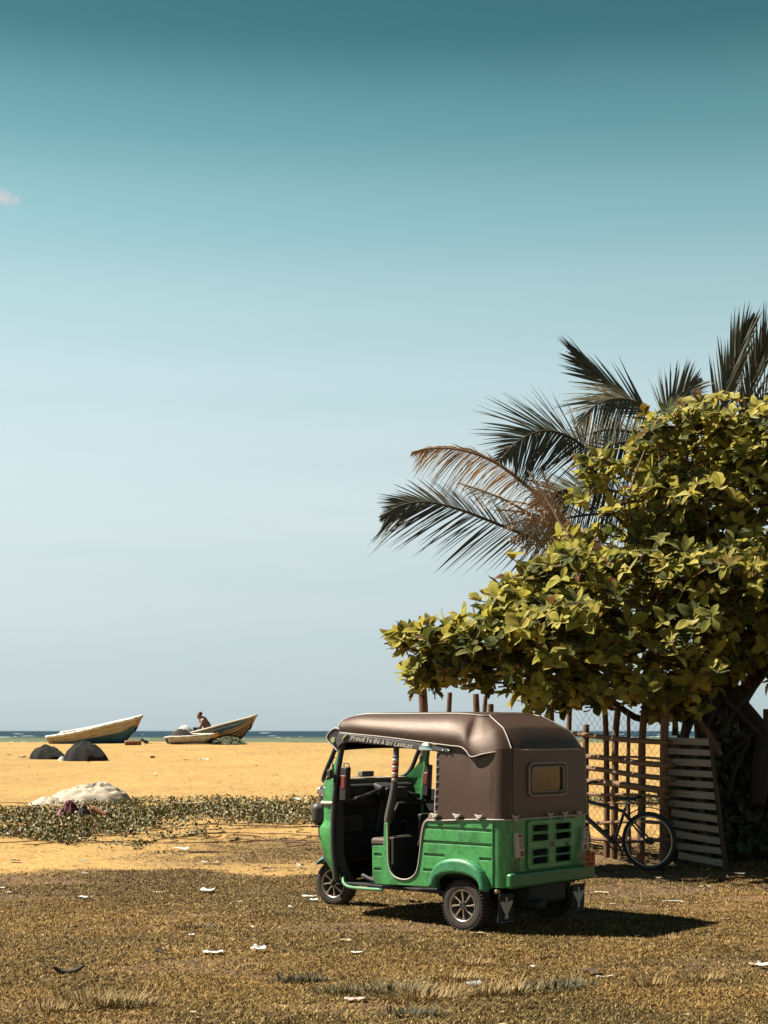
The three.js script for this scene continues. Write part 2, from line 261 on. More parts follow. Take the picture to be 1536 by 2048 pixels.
    // mud flaps with a spread-winged bird
    for (const z of [-0.53, 0.49]) {
      const fl = P('mud_flap', [box(0.012, 0.22, 0.19, -0.33, 0.2, z, 0.004, 0, 0, 0.06)], mBlack);
      const bird = [[0, 0.085], [0.012, 0.08], [0.014, 0.06], [0.01, 0.045], [0.022, 0.036], [0.05, 0.05], [0.09, 0.05], [0.088, 0.034], [0.076, 0.022], [0.07, 0.008], [0.056, -0.006], [0.048, -0.024], [0.03, -0.042], [0.014, -0.058], [0.03, -0.075], [0.02, -0.085], [0.025, -0.1], [0, -0.095]];
      const full = [...bird, ...bird.slice(1, -1).reverse().map(p => [-p[0], p[1]])].map(p => [z + p[0] * 0.9, 0.205 + p[1] * 0.95]);
      P('bird_emblem', map(extr(poly(full), 0.008, 0.002, 0.336)), M(0.6, 0.53, 0.47, 0.55), fl);
      P('flap_bar', [box(0.02, 0.012, 0.16, -0.345, 0.092, z, 0.004)], mGrey, fl);
    }
    P('chassis', [box(1.5, 0.06, 0.7, 0.55, 0.265, 0, 0.02), box(0.12, 0.12, 0.9, 0, 0.2, 0, 0.04), box(0.35, 0.2, 0.5, -0.2, 0.28, 0.02, 0.05), box(0.3, 0.08, 0.12, -0.3, 0.2, -0.18, 0.03), limb([[0.5, 0.24, -0.3], [0.1, 0.2, -0.45]], 0.03, 8), limb([[0.5, 0.24, 0.3], [0.1, 0.2, 0.45]], 0.03, 8), new THREE.SphereGeometry(0.07, 12, 8).translate(0.0, 0.22, 0.1)], mBlack);
    P('reverse_light', box(0.03, 0.03, 0.05, -0.3, 0.33, -0.6, 0.006), M(0.5, 0.35, 0.15, 0.4));
  }
  // ---- canvas hood: roof with rear cap, one sheet from edge to edge
  const st = [ // edge, bulge, crown along the left side and round the rear
    [[1.365, 1.575, -0.60], [1.365, 1.665, -0.585], [1.30, 1.718, -0.45]],
    [[1.2, 1.562, -0.61], [1.2, 1.672, -0.597], [1.19, 1.728, -0.45]],
    [[0.9, 1.541, -0.615], [0.9, 1.655, -0.602], [0.9, 1.728, -0.45]],
    [[0.55, 1.509, -0.62], [0.55, 1.637, -0.606], [0.56, 1.728, -0.44]],
    [[0.15, 1.470, -0.628], [0.17, 1.62, -0.612], [0.22, 1.726, -0.44]],
    [[0.03, 1.458, -0.63], [0.06, 1.60, -0.612], [0.12, 1.722, -0.44]],
    [[-0.03, 1.425, -0.64], [0.0, 1.565, -0.622], [0.06, 1.718, -0.43]],
    [[-0.075, 1.385, -0.645], [-0.05, 1.525, -0.618], [0.03, 1.714, -0.42]],
    [[-0.2, 1.408, -0.635], [-0.16, 1.555, -0.57], [-0.01, 1.71, -0.41]],
    [[-0.32, 1.430, -0.57], [-0.22, 1.595, -0.50], [-0.03, 1.708, -0.39]],
    [[-0.385, 1.436, -0.44], [-0.255, 1.61, -0.40], [-0.045, 1.712, -0.33]],
    [[-0.395, 1.438, -0.2], [-0.265, 1.62, -0.18], [-0.05, 1.722, -0.15]],
    [[-0.395, 1.438, 0], [-0.267, 1.622, 0], [-0.05, 1.726, 0]]];
  const rows = [0, 1, 2].map(k => new THREE.CatmullRomCurve3(st.map(s => V3(...s[k])), false, 'centripetal', 0.5));
  const NT = st.length - 1, lastFront = 4 / NT;
  const roofPt = (t, v) => { // v 0..1: edge, bulge, crown; 1..2 crown to the middle line
    const e = rows[0].getPoint(t), b = rows[1].getPoint(t), c = rows[2].getPoint(t);
    if (v <= 1) {
      const k = smooth(5.5 / NT, 9 / NT, t);   // rear facets are flatter than the round front shoulders
      const q = mix(0.5, 0.5, k), w1 = v < q ? v / q : 1, a = v < q ? e.clone().lerp(b, w1) : b.clone().lerp(c, (v - q) / (1 - q));
      // quadratic through the three for the round shoulder
      const ctrl = b.clone().multiplyScalar(2).sub(e.clone().add(c).multiplyScalar(0.5)), r = e.clone().multiplyScalar((1 - v) ** 2).addScaledVector(ctrl, 2 * v * (1 - v)).addScaledVector(c, v * v);
      const p = r.lerp(a, k);
      if (k > 0) p.addScaledVector(V3(-0.5, 0.5, p.z < -0.3 ? -0.4 : 0), k * 0.012 * Math.sin(Math.PI * Math.min(1, v / q)) * (v < q ? 1 : 0.0));
      return p;
    }
    const m = V3(c.x, 1.74 - 0.012 * smooth(6 / NT, 9 / NT, t), 0), w = v - 1; const p = c.lerp(m, w); p.y += 0.012 * Math.sin(Math.PI * w) * (1 - smooth(8 / NT, 12 / NT, t)); return p;
  };
  const flip = p => V3(p.x, p.y, -p.z);
  const roofG = s => surf(96, 34, (u, v) => { const p = roofPt(u, v * 2); p.y += 0.004 * (fbm(p.x * 5, p.z * 5, 3, 3) - 0.5); return s > 0 ? p : flip(p); }, 3);
  const hood = P('canvas_roof', [roofG(1), roofG(-1)], mVinyl);
  const pipe = (f, n, r = 0.0045) => limb(Array.from({ length: n + 1 }, (_, i) => f(i / n)), r, 6);
  const lines = [];
  for (const s of [1, -1]) { const k = p => s > 0 ? p : flip(p);
    lines.push(pipe(t => k(roofPt(t, 0).add(V3(0, 0, -0.004))), 90), pipe(t => k(roofPt(t * 10 / NT, 0.99).add(V3(0, 0.004, 0))), 60, 0.006), pipe(v => k(roofPt(9.6 / NT, v).add(V3(-0.004, 0.004, -0.003))), 24), pipe(v => k(roofPt(0.001, v * 2)), 24, 0.006)); }
  for (const q of lines) P('piping', q, mWhite, hood);
  // lower hood walls round the back
  for (const s of [1, -1]) {
    const z = 0.622, topY = x => x > 0.03 ? mix(1.458, 1.487, (x - 0.03) / 0.26) : x > -0.07 ? mix(1.385, 1.458, (x + 0.07) / 0.1) : 1.40 + (-0.07 - x) * 0.12;
    const path = u => { if (u < 0.65) { const t = u / 0.65; return [mix(0.29, -0.275, t), -z]; } const a = (u - 0.65) / 0.35 * Math.PI / 2; return [-0.275 - 0.11 * Math.sin(a), -z + 0.11 - 0.11 * Math.cos(a)]; };
    const wallP = (u, v) => { const [x, zz] = path(u); const b = 0.012 * (1 - v) ** 3, y = mix(0.895 - 0.02 * smooth(0, 0.3, 0.3 - u), topY(x) + 0.015, v); return V3(x - b * 0.5 * (u > 0.65) + 0.006 * Math.sin(v * 9 + u * 12) * (1 - v) * (u < 0.2 ? 1 : 0.2), y, (zz + 0.018 * v - b - 0.012 * Math.sin(Math.PI * v) * (u < .65 ? 1 : 0.4)) * s); };
    const w = P('canvas_side', surf(40, 20, wallP, 2), mVinyl);
    P('piping', [limb(Array.from({ length: 13 }, (_, i) => wallP(0, i / 12).add(V3(0, 0, -0.003 * s))), 0.0065, 6)], mWhite, w);
    const lace = []; for (let i = 1; i < 10; i++) { const p = wallP(0.012, i / 10.2 * 0.97); lace.push(new THREE.ConeGeometry(0.011, 0.02, 6).rotateZ(Math.PI / 2).translate(p.x - 0.004, p.y, p.z - 0.004 * s)); }
    for (const q of lace) P('lacing_loop', q, mWhite, w);
  }
  { // rear canvas with its window
    const sh = poly([[-0.515, 0.89], [0.515, 0.89], [0.505, 1.45], [-0.505, 1.45]]); sh.holes.push(rrect(-0.28, 1.095, 0.19, 1.305, 0.05));
    const g = extr(sh, 0.008, 0.002, 0.382).rotateY(-Math.PI / 2);
    const w = P('canvas_rear', g, mVinyl);
    const fr = rrect(-0.305, 1.07, 0.215, 1.33, 0.06, THREE.Shape); fr.holes.push(rrect(-0.275, 1.10, 0.185, 1.30, 0.045));
    const f2 = rrect(-0.312, 1.063, 0.222, 1.337, 0.065, THREE.Shape); f2.holes.push(rrect(-0.30, 1.075, 0.21, 1.325, 0.055));
    const f3 = rrect(-0.278, 1.097, 0.188, 1.303, 0.047, THREE.Shape); f3.holes.push(rrect(-0.27, 1.105, 0.18, 1.295, 0.042));
    const win = P('rear_window_frame', extr(fr, 0.02, 0.006, 0.385).rotateY(-Math.PI / 2), mDark);
    P('frame_edge', [extr(f2, 0.024, 0.004, 0.385).rotateY(-Math.PI / 2), extr(f3, 0.024, 0.003, 0.386).rotateY(-Math.PI / 2)], M(0.42, 0.3, 0.22, 0.5), win);
    P('window_pane', new THREE.BoxGeometry(0.002, 0.22, 0.48).translate(-0.385, 1.2, -0.045), M(0.52, 0.5, 0.45, 0.12, { transmission: 1, thickness: 0 }), win);
  }
  for (const x of [0.02, 0.24]) P('hood_hoop', limb([[x, 0.9, 0.57], [x, 1.35, 0.555], [x, 1.58, 0.48], [x, 1.66, 0.2], [x, 1.66, -0.2], [x, 1.58, -0.48], [x, 1.35, -0.555], [x, 0.9, -0.57]], 0.014, 7, 4), mBlack);
  { // skirt and hooks along the belt
    const belt = u => u < 0.5 ? [mix(0.37, -0.28, u / 0.5), -0.634] : [-0.28 - 0.115 * Math.sin(Math.min(1, (u - 0.5) / 0.15) * Math.PI / 2), u < 0.65 ? -0.634 + 0.115 * (1 - Math.cos((u - 0.5) / 0.15 * Math.PI / 2)) : mix(-0.519, 0.52, (u - 0.65) / 0.35)];
    const yb = u => mix(0.868, 0.897, smooth(0, 0.5, u));
    P('canvas_skirt', surf(60, 3, (u, v) => { const [x, z] = belt(u); return [x, yb(u) + mix(-0.002, 0.05, v), z + (u < 0.55 ? 0.012 * v : 0)]; }), mVinyl);
    P('skirt_piping', limb(Array.from({ length: 61 }, (_, i) => { const u = i / 60, [x, z] = belt(u); return [x - (u > 0.6 ? 0.004 : 0), yb(u) - 0.004, z - (u < 0.6 ? 0.004 : 0)]; }), 0.0055, 6), mWhite);
    const hk = (r) => { const g = extr(poly([[-0.042, 0.026], [-0.03, 0.006], [-0.014, -0.008], [-0.012, -0.028], [0.012, -0.028], [0.014, -0.008], [0.03, 0.006], [0.042, 0.026], [0.014, 0.018], [-0.014, 0.018]]), 0.02, 0.004); const kn = new THREE.SphereGeometry(0.009, 8, 6).translate(0, -0.008, 0.022); g.rotateY(r); kn.rotateY(r); return [g, kn]; };
    for (const [x, z, r] of [[0.285, -0.64, Math.PI], [0.06, -0.64, Math.PI], [-0.16, -0.64, Math.PI], [-0.395, -0.5, -Math.PI / 2], [-0.40, -0.03, -Math.PI / 2], [-0.40, 0.18, -Math.PI / 2], [-0.40, 0.39, -Math.PI / 2]]) { const y = x > 0.2 ? 0.90 : 0.905; P('strap_hook', hk(r).map(g => g.translate(x, y, z)), mWhite); }
    P('armrest_edge', limb([[0.30, 0.885, -0.60], [0.36, 0.872, -0.61], [0.41, 0.835, -0.615], [0.435, 0.76, -0.615], [0.452, 0.69, -0.613], [0.478, 0.655, -0.605]], [0.02, 0.024, 0.024, 0.024, 0.026, 0.024], 10, 4), mVinyl);
  }
  // ---- valance strip with lettering, dome reflector
  for (const s of [1, -1]) {
    const b = [[1.37, 1.44], [1.33, 1.475], [1.26, 1.492], [1.15, 1.487], [0.8, 1.462], [0.5, 1.437], [0.15, 1.412], [0.14, 1.45], [0.2, 1.462], [0.5, 1.497], [0.9, 1.533], [1.36, 1.572], [1.4, 1.5]];
    const o = P('door_valance', extr(poly(b), 0.03, 0.008, s > 0 ? -0.625 : 0.59), mGrey);
    if (s > 0) {
      const font = await new FontLoader().loadAsync('fonts/droid/droid_sans_bold.typeface.json');
      const tg = new TextGeometry('Proud To Be A Sri Lankan', { font, size: 0.034, depth: 0.004, curveSegments: 4 }); tg.computeBoundingBox(); const w = tg.boundingBox.max.x;
      tg.applyMatrix4(new THREE.Matrix4().makeShear(0, 0, 0.25, 0, 0, 0)); tg.scale(0.685 / w, 1.05, 1); tg.rotateZ(-0.098); tg.rotateY(Math.PI); tg.translate(1.225, 1.512, -0.626);
      P('lettering', tg, mWhite, o);
      P('yellow_stripe', limb([[1.31, 1.5, -0.627], [1.29, 1.53, -0.628], [1.25, 1.56, -0.628]], [0.008, 0.016, 0.01], 6, 3, 0.4), M(0.6, 0.6, 0.25, 0.6), o);
      P('dome_reflector', [new THREE.SphereGeometry(0.075, 20, 10, 0, Math.PI * 2, 0, Math.PI / 2).scale(1.05, 0.85, 0.5).translate(0.40, 1.432, -0.62)], mChrome, o);
      for (const x of [0.22, 0.16]) P('bolt', new THREE.SphereGeometry(0.008, 8, 6).translate(x, 1.43, -0.627), mChrome, o);
    }
  }
  // ---- front peak above the windscreen
  {
    const prof = [[1.36, 1.62], [1.44, 1.63], [1.52, 1.60], [1.57, 1.555], [1.545, 1.515], [1.47, 1.475], [1.40, 1.435]];
    const pc = new THREE.CatmullRomCurve3(prof.map(p => V3(p[0], p[1], 0)));
    const pk = P('front_peak', [surf(24, 24, (u, v) => { const p = pc.getPoint(v), z = mix(-0.6, 0.58, u), k = Math.abs(z) / 0.6; return [1.36 + (p.x - 1.36) * (1 - 0.28 * k ** 3), p.y - 0.02 * k ** 2, z]; }), extr(poly(pc.getPoints(20).map(p => [1.36 + (p.x - 1.36) * 0.72, p.y - 0.02])), 0.012, 0.003, -0.605)], M(0.05, 0.03, 0.036, 0.5));
    P('piping', limb(pc.getPoints(20).map(p => [1.36 + (p.x - 1.36) * 0.73, p.y - 0.02, -0.607]), 0.007, 6), mWhite, pk);
    P('side_lamp', new THREE.CylinderGeometry(0.024, 0.024, 0.02, 14).rotateX(Math.PI / 2).translate(1.43, 1.51, -0.615), M(0.45, 0.5, 0.25, 0.4), pk);
  }
  // ---- front shell, apron, windscreen
  const lv = [[0.285, 1.36, 1.56, 0.50], [0.34, 1.395, 1.63, 0.555], [0.45, 1.42, 1.71, 0.595], [0.57, 1.432, 1.78, 0.612], [0.70, 1.435, 1.83, 0.622], [0.755, 1.436, 1.83, 0.62], [0.80, 1.437, 1.75, 0.605], [0.9, 1.438, 1.74, 0.605], [1.0, 1.44, 1.76, 0.605], [1.1, 1.43, 1.76, 0.603], [1.165, 1.42, 1.75, 0.60]];
  const lerpLv = y => { let k = 0; while (k < lv.length - 2 && y > lv[k + 1][0]) k++; const t = (y - lv[k][0]) / (lv[k + 1][0] - lv[k][0]); return [1, 2, 3].map(i => mix(lv[k][i], lv[k + 1][i], t)); };
  const shellP = (a, y, off = 0) => { const [xe, xn, w] = lerpLv(y), c = Math.cos(a), s = Math.sin(a); return V3(xe + (xn - xe + off) * Math.pow(Math.abs(c), 0.75), y, (w + off) * Math.sign(s) * Math.pow(Math.abs(s), 0.85)); };
  const shell = P('front_apron', [surf(48, 40, (u, v) => shellP((u - 0.5) * Math.PI, mix(0.285, 1.165, v))), surf(48, 40, (u, v) => shellP((u - 0.5) * Math.PI, mix(0.99, 1.16, v), -0.02))], mGreen);
  P('apron_lining', surf(48, 30, (u, v) => shellP((u - 0.5) * Math.PI, mix(0.29, 1.0, v), -0.022)), mBlack);
  P('chrome_strip', limb(Array.from({ length: 21 }, (_, i) => shellP(-Math.PI / 2 + i / 20 * Math.PI, 0.965, 0.006)), 0.017, 8), M(0.6, 0.52, 0.46, 0.4), shell);
  // pillars from the apron to the roof, dark door-side lining
  for (const s of [-1, 1]) {
    P('front_pillar', [limb([[1.425, 0.30, 0.575 * s], [1.44, 0.6, 0.605 * s], [1.43, 1.0, 0.6 * s], [1.385, 1.3, 0.59 * s], [1.345, 1.5, 0.58 * s], [1.33, 1.56, 0.57 * s]], 0.024, 8, 3)], s < 0 ? mDark : mGreen);
    if (s < 0) P('door_lining', surf(4, 20, (u, v) => { const y = mix(0.30, 1.2, v), [xe] = lerpLv(Math.min(y, 1.165)); return [xe - 0.005 - u * 0.05, y, -0.60 + u * 0.06 + (y < 0.5 ? (0.5 - y) * 0.4 : 0)]; }), mBlack);
    P('windscreen_corner', surf(8, 10, (u, v) => { const y = mix(1.16, 1.5, v), k = (1 - v) ** 2.2; const x0 = mix(1.42, 1.345, v); const x1 = x0 + 0.02 + 0.16 * k; return [mix(x0, x1, u), y, s * (0.595 - 0.06 * u * k)]; }), mGreen);
  }
  {
    const frame = []; const corner = (y, s) => { const v = (y - 1.16) / 0.34; return V3(mix(1.80, 1.46, v), y, 0); };
    const ring = []; const add = (y, z) => { const v = (y - 1.15) / 0.36; const bow = 1 - (Math.abs(z) / 0.58) ** 2; ring.push(V3(mix(1.60, 1.40, v) + mix(0.2, 0.09, v) * bow, y, z)); };
    for (let z = -0.48; z <= 0.481; z += 0.12) add(1.15, z); add(1.17, 0.54); add(1.23, 0.575); add(1.35, 0.575); add(1.48, 0.56); add(1.51, 0.5);
    for (let z = 0.4; z >= -0.41; z -= 0.2) add(1.52, z); add(1.51, -0.5); add(1.48, -0.56); add(1.35, -0.575); add(1.23, -0.575); add(1.17, -0.54); ring.push(ring[0].clone());
    const wf = P('windscreen_frame', limb(ring, 0.02, 8, 3), mDark);
    P('windscreen_glass', surf(16, 8, (u, v) => { const z = mix(-0.565, 0.565, u), y = mix(1.155, 1.515, v), bow = 1 - (z / 0.58) ** 2; return [mix(1.60, 1.40, v) + mix(0.2, 0.09, v) * bow, y, z]; }), M(0.95, 0.97, 0.97, 0.03, { transmission: 1, thickness: 0, ior: 1.3 }), wf);
    P('dash_shelf', [box(0.14, 0.02, 1.0, 1.62, 1.16, 0.0, 0.006)], M(0.5, 0.42, 0.33, 0.7));
    const cloth = surf(30, 6, (u, v) => [1.555 - 0.015 * Math.sin(u * 14), 1.155 - v * (0.06 + 0.035 * Math.sin(u * 7 + 1) + 0.02 * Math.sin(u * 17)), mix(-0.5, 0.5, u)]);
    P('dash_cover', cloth, M(0.28, 0.2, 0.14, 0.9));
    P('dashboard', [box(0.28, 0.2, 1.0, 1.58, 1.02, 0, 0.04), box(0.1, 0.55, 1.0, 1.62, 0.7, 0, 0.03), box(0.2, 0.12, 0.3, 1.42, 1.03, 0.12, 0.03)], mBlack);
    P('glove_box', [box(0.05, 0.14, 0.3, 1.53, 0.78, -0.28, 0.008), box(0.03, 0.07, 0.1, 1.5, 0.775, -0.3, 0.004)], M(0.05, 0.04, 0.03, 0.8));
    P('device_on_shelf', box(0.06, 0.05, 0.16, 1.6, 1.205, 0.0, 0.01), M(0.2, 0.19, 0.16, 0.7));
    P('wiper', limb([[1.74, 1.16, -0.12], [1.64, 1.3, -0.4], [1.52, 1.36, -0.5]], 0.006, 5, 2), mBlack);
  }
  // lamps on the nose
  { const c = shellP(-1.05, 1.065, 0.005); const o = P('turn_signal', box(0.07, 0.075, 0.1, c.x, c.y, c.z, 0.018, 0, 0.75), mChrome); P('signal_lens', box(0.075, 0.045, 0.075, c.x + 0.008, c.y, c.z - 0.01, 0.015, 0, 0.75), M(0.75, 0.4, 0.14, 0.3), o); }
  for (const s of [-1, 1]) {
    const c = shellP(s * 0.88, 0.86, 0.035);
    const hl = P('headlight', [box(0.15, 0.2, 0.19, c.x, 0.865, c.z, 0.06, 0, s * -0.75, 0)], M(0.06, 0.045, 0.042, 0.55));
    P('headlight_bracket', box(0.17, 0.02, 0.18, c.x - 0.005, 0.76, c.z, 0.008, 0, s * -0.75), M(0.3, 0.16, 0.09, 0.7), hl);
    for (const y of [0.915, 0.815]) P('bracket_clip', box(0.02, 0.016, 0.022, c.x - 0.08, y, c.z + s * 0.02, 0.003, 0, s * -0.75), mWhite, hl);
  }
  // front mudguard
  P('front_mudguard', [surf(18, 10, (u, v) => { const a = mix(0.62, 2.3, u), w = (v - 0.5) * 2, r = 0.29 - 0.05 * w * w; return [1.94 + r * Math.cos(a), 0.2 + r * Math.sin(a), w * 0.115]; }), surf(18, 10, (u, v) => { const a = mix(0.62, 2.3, u), w = (v - 0.5) * 2, r = 0.28 - 0.05 * w * w; return [1.94 + r * Math.cos(a), 0.2 + r * Math.sin(a), w * 0.108]; })], M(0.07, 0.2, 0.2, 0.5));
  // sill below the driver's door
  P('door_sill', [limb([[1.37, 0.34, -0.55], [1.34, 0.295, -0.585], [1.28, 0.265, -0.60], [1.15, 0.258, -0.605], [0.88, 0.262, -0.605]], 0.014, 7, 4)], M(0.16, 0.42, 0.2, 0.5));
  P('floor', [box(1.2, 0.02, 1.15, 0.82, 0.285, 0, 0.004), limb([[1.18, 0.36, -0.52], [1.05, 0.325, -0.53], [0.9, 0.33, -0.52]], 0.018, 6, 4)], mBlack);
  // interior: driver seat, partition, bench, right door
  { const s = P('driver_seat', [box(0.19, 0.07, 0.5, 0.955, 0.655, -0.32, 0.028)], M(0.13, 0.075, 0.055, 0.7)); P('seat_box', box(0.16, 0.34, 0.98, 0.95, 0.455, -0.06, 0.03), M(0.02, 0.016, 0.014, 0.8), s); P('seat_back', [box(0.05, 0.2, 0.5, 0.86, 0.78, 0.1, 0.02)], mBlack, s); }
  { const s = P('passenger_bench', [box(0.5, 0.12, 1.12, 0.1, 0.46, 0, 0.04)], mBlack); P('bench_back', [box(0.12, 0.5, 1.1, -0.2, 0.85, 0, 0.04, 0, 0, 0.12)], mBlack, s); P('bench_base', box(0.04, 0.2, 1.12, 0.32, 0.38, 0, 0.01), mBlack, s); }
  P('partition_rail', [limb([[0.81, 0.86, -0.57], [0.80, 0.98, -0.5], [0.80, 0.98, 0.5], [0.81, 0.86, 0.57]], 0.014, 7), box(0.03, 0.4, 1.1, 0.82, 0.5, 0, 0.01)], mDark);
  P('right_lining', box(1.2, 0.46, 0.012, 0.35, 0.54, 0.566, 0.004), mBlack);
  P('right_door', [box(0.5, 0.47, 0.02, 1.15, 0.53, 0.59, 0.008), box(0.28, 0.25, 0.02, 1.38, 0.935, 0.6, 0.008)], mBlack);
  P('right_door_top', box(0.52, 0.016, 0.03, 1.15, 0.77, 0.59, 0.005), M(0.12, 0.08, 0.05, 0.6));
  { const h = P('handlebar', [limb([[1.33, 1.0, -0.36], [1.38, 1.06, -0.1], [1.38, 1.06, 0.18], [1.33, 1.0, 0.4]], 0.016, 8, 4), limb([[1.4, 1.05, 0.03], [1.5, 0.7, 0.03]], 0.03, 8)], mDark); P('grip', [limb([[1.345, 1.0, -0.42], [1.345, 1.02, -0.28]], 0.022, 8)], mBlack, h); P('grip', limb([[1.33, 1.0, 0.42], [1.345, 1.02, 0.3]], 0.022, 8), mBlack, h); P('brake_lever', [limb([[1.38, 1.05, -0.2], [1.42, 1.0, -0.34], [1.42, 0.99, -0.42]], 0.008, 6, 3)], mChrome, h); P('instrument_pod', [box(0.12, 0.1, 0.2, 1.42, 1.07, 0.03, 0.03, 0, 0, 0.4)], mDark, h); }
  for (const [x, z] of [[1.30, -0.585], [1.36, 0.6]]) { const o = P('pillar_pad', box(0.075, 0.29, 0.06, x + 0.02, 1.135, z, 0.012, 0, 0, 0.06), M(0.035, 0.02, 0.018, 0.6)); P('red_reflector', box(0.05, 0.12, 0.062, x + 0.018, 1.15, z - 0.003, 0.01, 0, 0, 0.06), M(0.28, 0.03, 0.025, 0.5), o); }
  P('wire_bracket', limb([[1.335, 1.27, -0.58], [1.335, 1.31, -0.585], [1.28, 1.31, -0.585], [1.275, 1.275, -0.58]], 0.005, 5), mDark);
  // middle post with its coloured wrap
  { const o = P('middle_post', limb([[0.745, 1.47, -0.585], [0.755, 1.3, -0.585], [0.765, 1.17, -0.585], [0.79, 1.02, -0.585], [0.828, 0.87, -0.59], [0.832, 0.82, -0.595]], [0.024, 0.024, 0.025, 0.034, 0.034, 0.03], 10, 4), M(0.1, 0.085, 0.075, 0.85, { bumpMap: rep(grain, 3), bumpScale: 0.003 }));
    const bands = [[1.385, 1.36, [0.12, 0.18, 0.2]], [1.36, 1.33, [0.6, 0.57, 0.52]], [1.33, 1.30, [0.4, 0.05, 0.04]], [1.30, 1.275, [0.6, 0.55, 0.5]], [1.275, 1.245, [0.45, 0.08, 0.06]], [1.245, 1.22, [0.62, 0.56, 0.5]], [1.22, 1.195, [0.35, 0.06, 0.04]], [1.195, 1.165, [0.4, 0.34, 0.26]]];
    for (const [a, b, c] of bands) P('wrap_band', limb([[0.75 + (1.385 - a) * 0.06, a, -0.586], [0.75 + (1.385 - b) * 0.06, b, -0.586]], 0.0275, 12), M(...c, 0.6), o); }
  // right mirror
  { const o = P('right_mirror', [extr(rrect(-0.065, -0.1, 0.065, 0.1, 0.03, THREE.Shape), 0.03, 0.01).rotateY(Math.PI / 2 + 0.5).translate(1.52, 1.27, 0.72), limb([[1.42, 1.3, 0.6], [1.5, 1.33, 0.7]], 0.008, 6)], mDark); P('mirror_glass', extr(rrect(-0.055, -0.09, 0.055, 0.09, 0.026, THREE.Shape), 0.003, 0.001).rotateY(-Math.PI / 2 + 0.5).translate(1.513, 1.27, 0.712), M(0.8, 0.8, 0.8, 0.05, { metalness: 1 }), o); }
  { const o = P('left_mirror_arm', [limb([[1.42, 1.13, -0.605], [1.40, 1.2, -0.64], [1.41, 1.3, -0.645]], 0.008, 6, 3), box(0.05, 0.08, 0.05, 1.45, 1.22, -0.63, 0.015)], mDark); }
  // ---- wheels
  const tyreG = (R, w) => { const p = []; const rim = R * 0.6; for (const [a, b] of [[rim, -0.42], [rim + 0.01, -0.5], [R * 0.8, -0.54], [R * 0.92, -0.5], [R * 0.98, -0.38], [R, -0.15], [R, 0.15], [R * 0.98, 0.38], [R * 0.92, 0.5], [R * 0.8, 0.54], [rim + 0.01, 0.5], [rim, 0.42]]) p.push(new THREE.Vector2(a, b * w)); return new THREE.LatheGeometry(p, 48).rotateX(Math.PI / 2); };
  function wheel(x, z, out, yaw = 0, lugs = true, R = 0.205) {
    const w = 0.115, g = new THREE.Group(); g.name = 'wheel'; g.position.set(x, R - 0.004, z); g.rotation.y = yaw; if (out > 0) g.rotation.y += Math.PI; rick.add(g);
    P('tyre', tyreG(R, w), mRubber, g);
    if (lugs) { const L = []; for (let i = 0; i < 46; i++) { const a = i / 46 * Math.PI * 2; for (const s of [-1, 1]) { const b = box(0.016, 0.024, 0.03, 0, 0, 0, 0.003); b.rotateX(s * 0.75); b.translate(0, R * 0.965, s * 0.046); b.rotateZ(a + (s > 0 ? 0.07 : 0)); L.push(b); } } P('tread_block', L, mRubber, g).userData.kind = 'stuff'; }
    const rim = []; const rp = [[0.128, -0.058], [0.122, -0.06], [0.116, -0.05], [0.112, -0.02], [0.11, 0.04], [0.125, 0.055]].map(p => new THREE.Vector2(p[0] * R / 0.205, p[1]));
    P('rim', [new THREE.LatheGeometry(rp, 40).rotateX(Math.PI / 2)], mAlloy, g);
    P('rim_back', new THREE.CylinderGeometry(0.112, 0.112, 0.01, 32).rotateX(Math.PI / 2).translate(0, 0, 0.01), mBlack, g);
    for (let i = 0; i < 8; i++) { const s = poly([[-0.006, 0.02], [0.006, 0.02], [0.008, 0.06], [0.022, 0.114], [0.002, 0.116], [-0.004, 0.06]]); const sp = extr(s, 0.016, 0.004, -0.052); sp.rotateZ(i / 8 * Math.PI * 2); P('spoke', sp, mAlloy, g); }
    P('hub', [new THREE.CylinderGeometry(0.026, 0.03, 0.024, 16).rotateX(Math.PI / 2).translate(0, 0, -0.045)], mBlack, g);
    for (let i = 0; i < 4; i++) P('wheel_nut', new THREE.CylinderGeometry(0.006, 0.006, 0.012, 6).rotateX(Math.PI / 2).translate(0.034 * Math.cos(i * 1.571 + 0.4), 0.034 * Math.sin(i * 1.571 + 0.4), -0.056), mChrome, g);
    return g;
  }
  wheel(0.0, -0.6, -1); wheel(0.0, 0.56, 1); wheel(1.955, 0.0, -1, 0.1, false);
  for (const k of [-1, 1]) P('front_fork', limb([[1.93, 0.2, 0.085 * k], [1.85, 0.35, 0.08 * k], [1.7, 0.5, 0.05 * k]], 0.022, 8), mBlack);
}
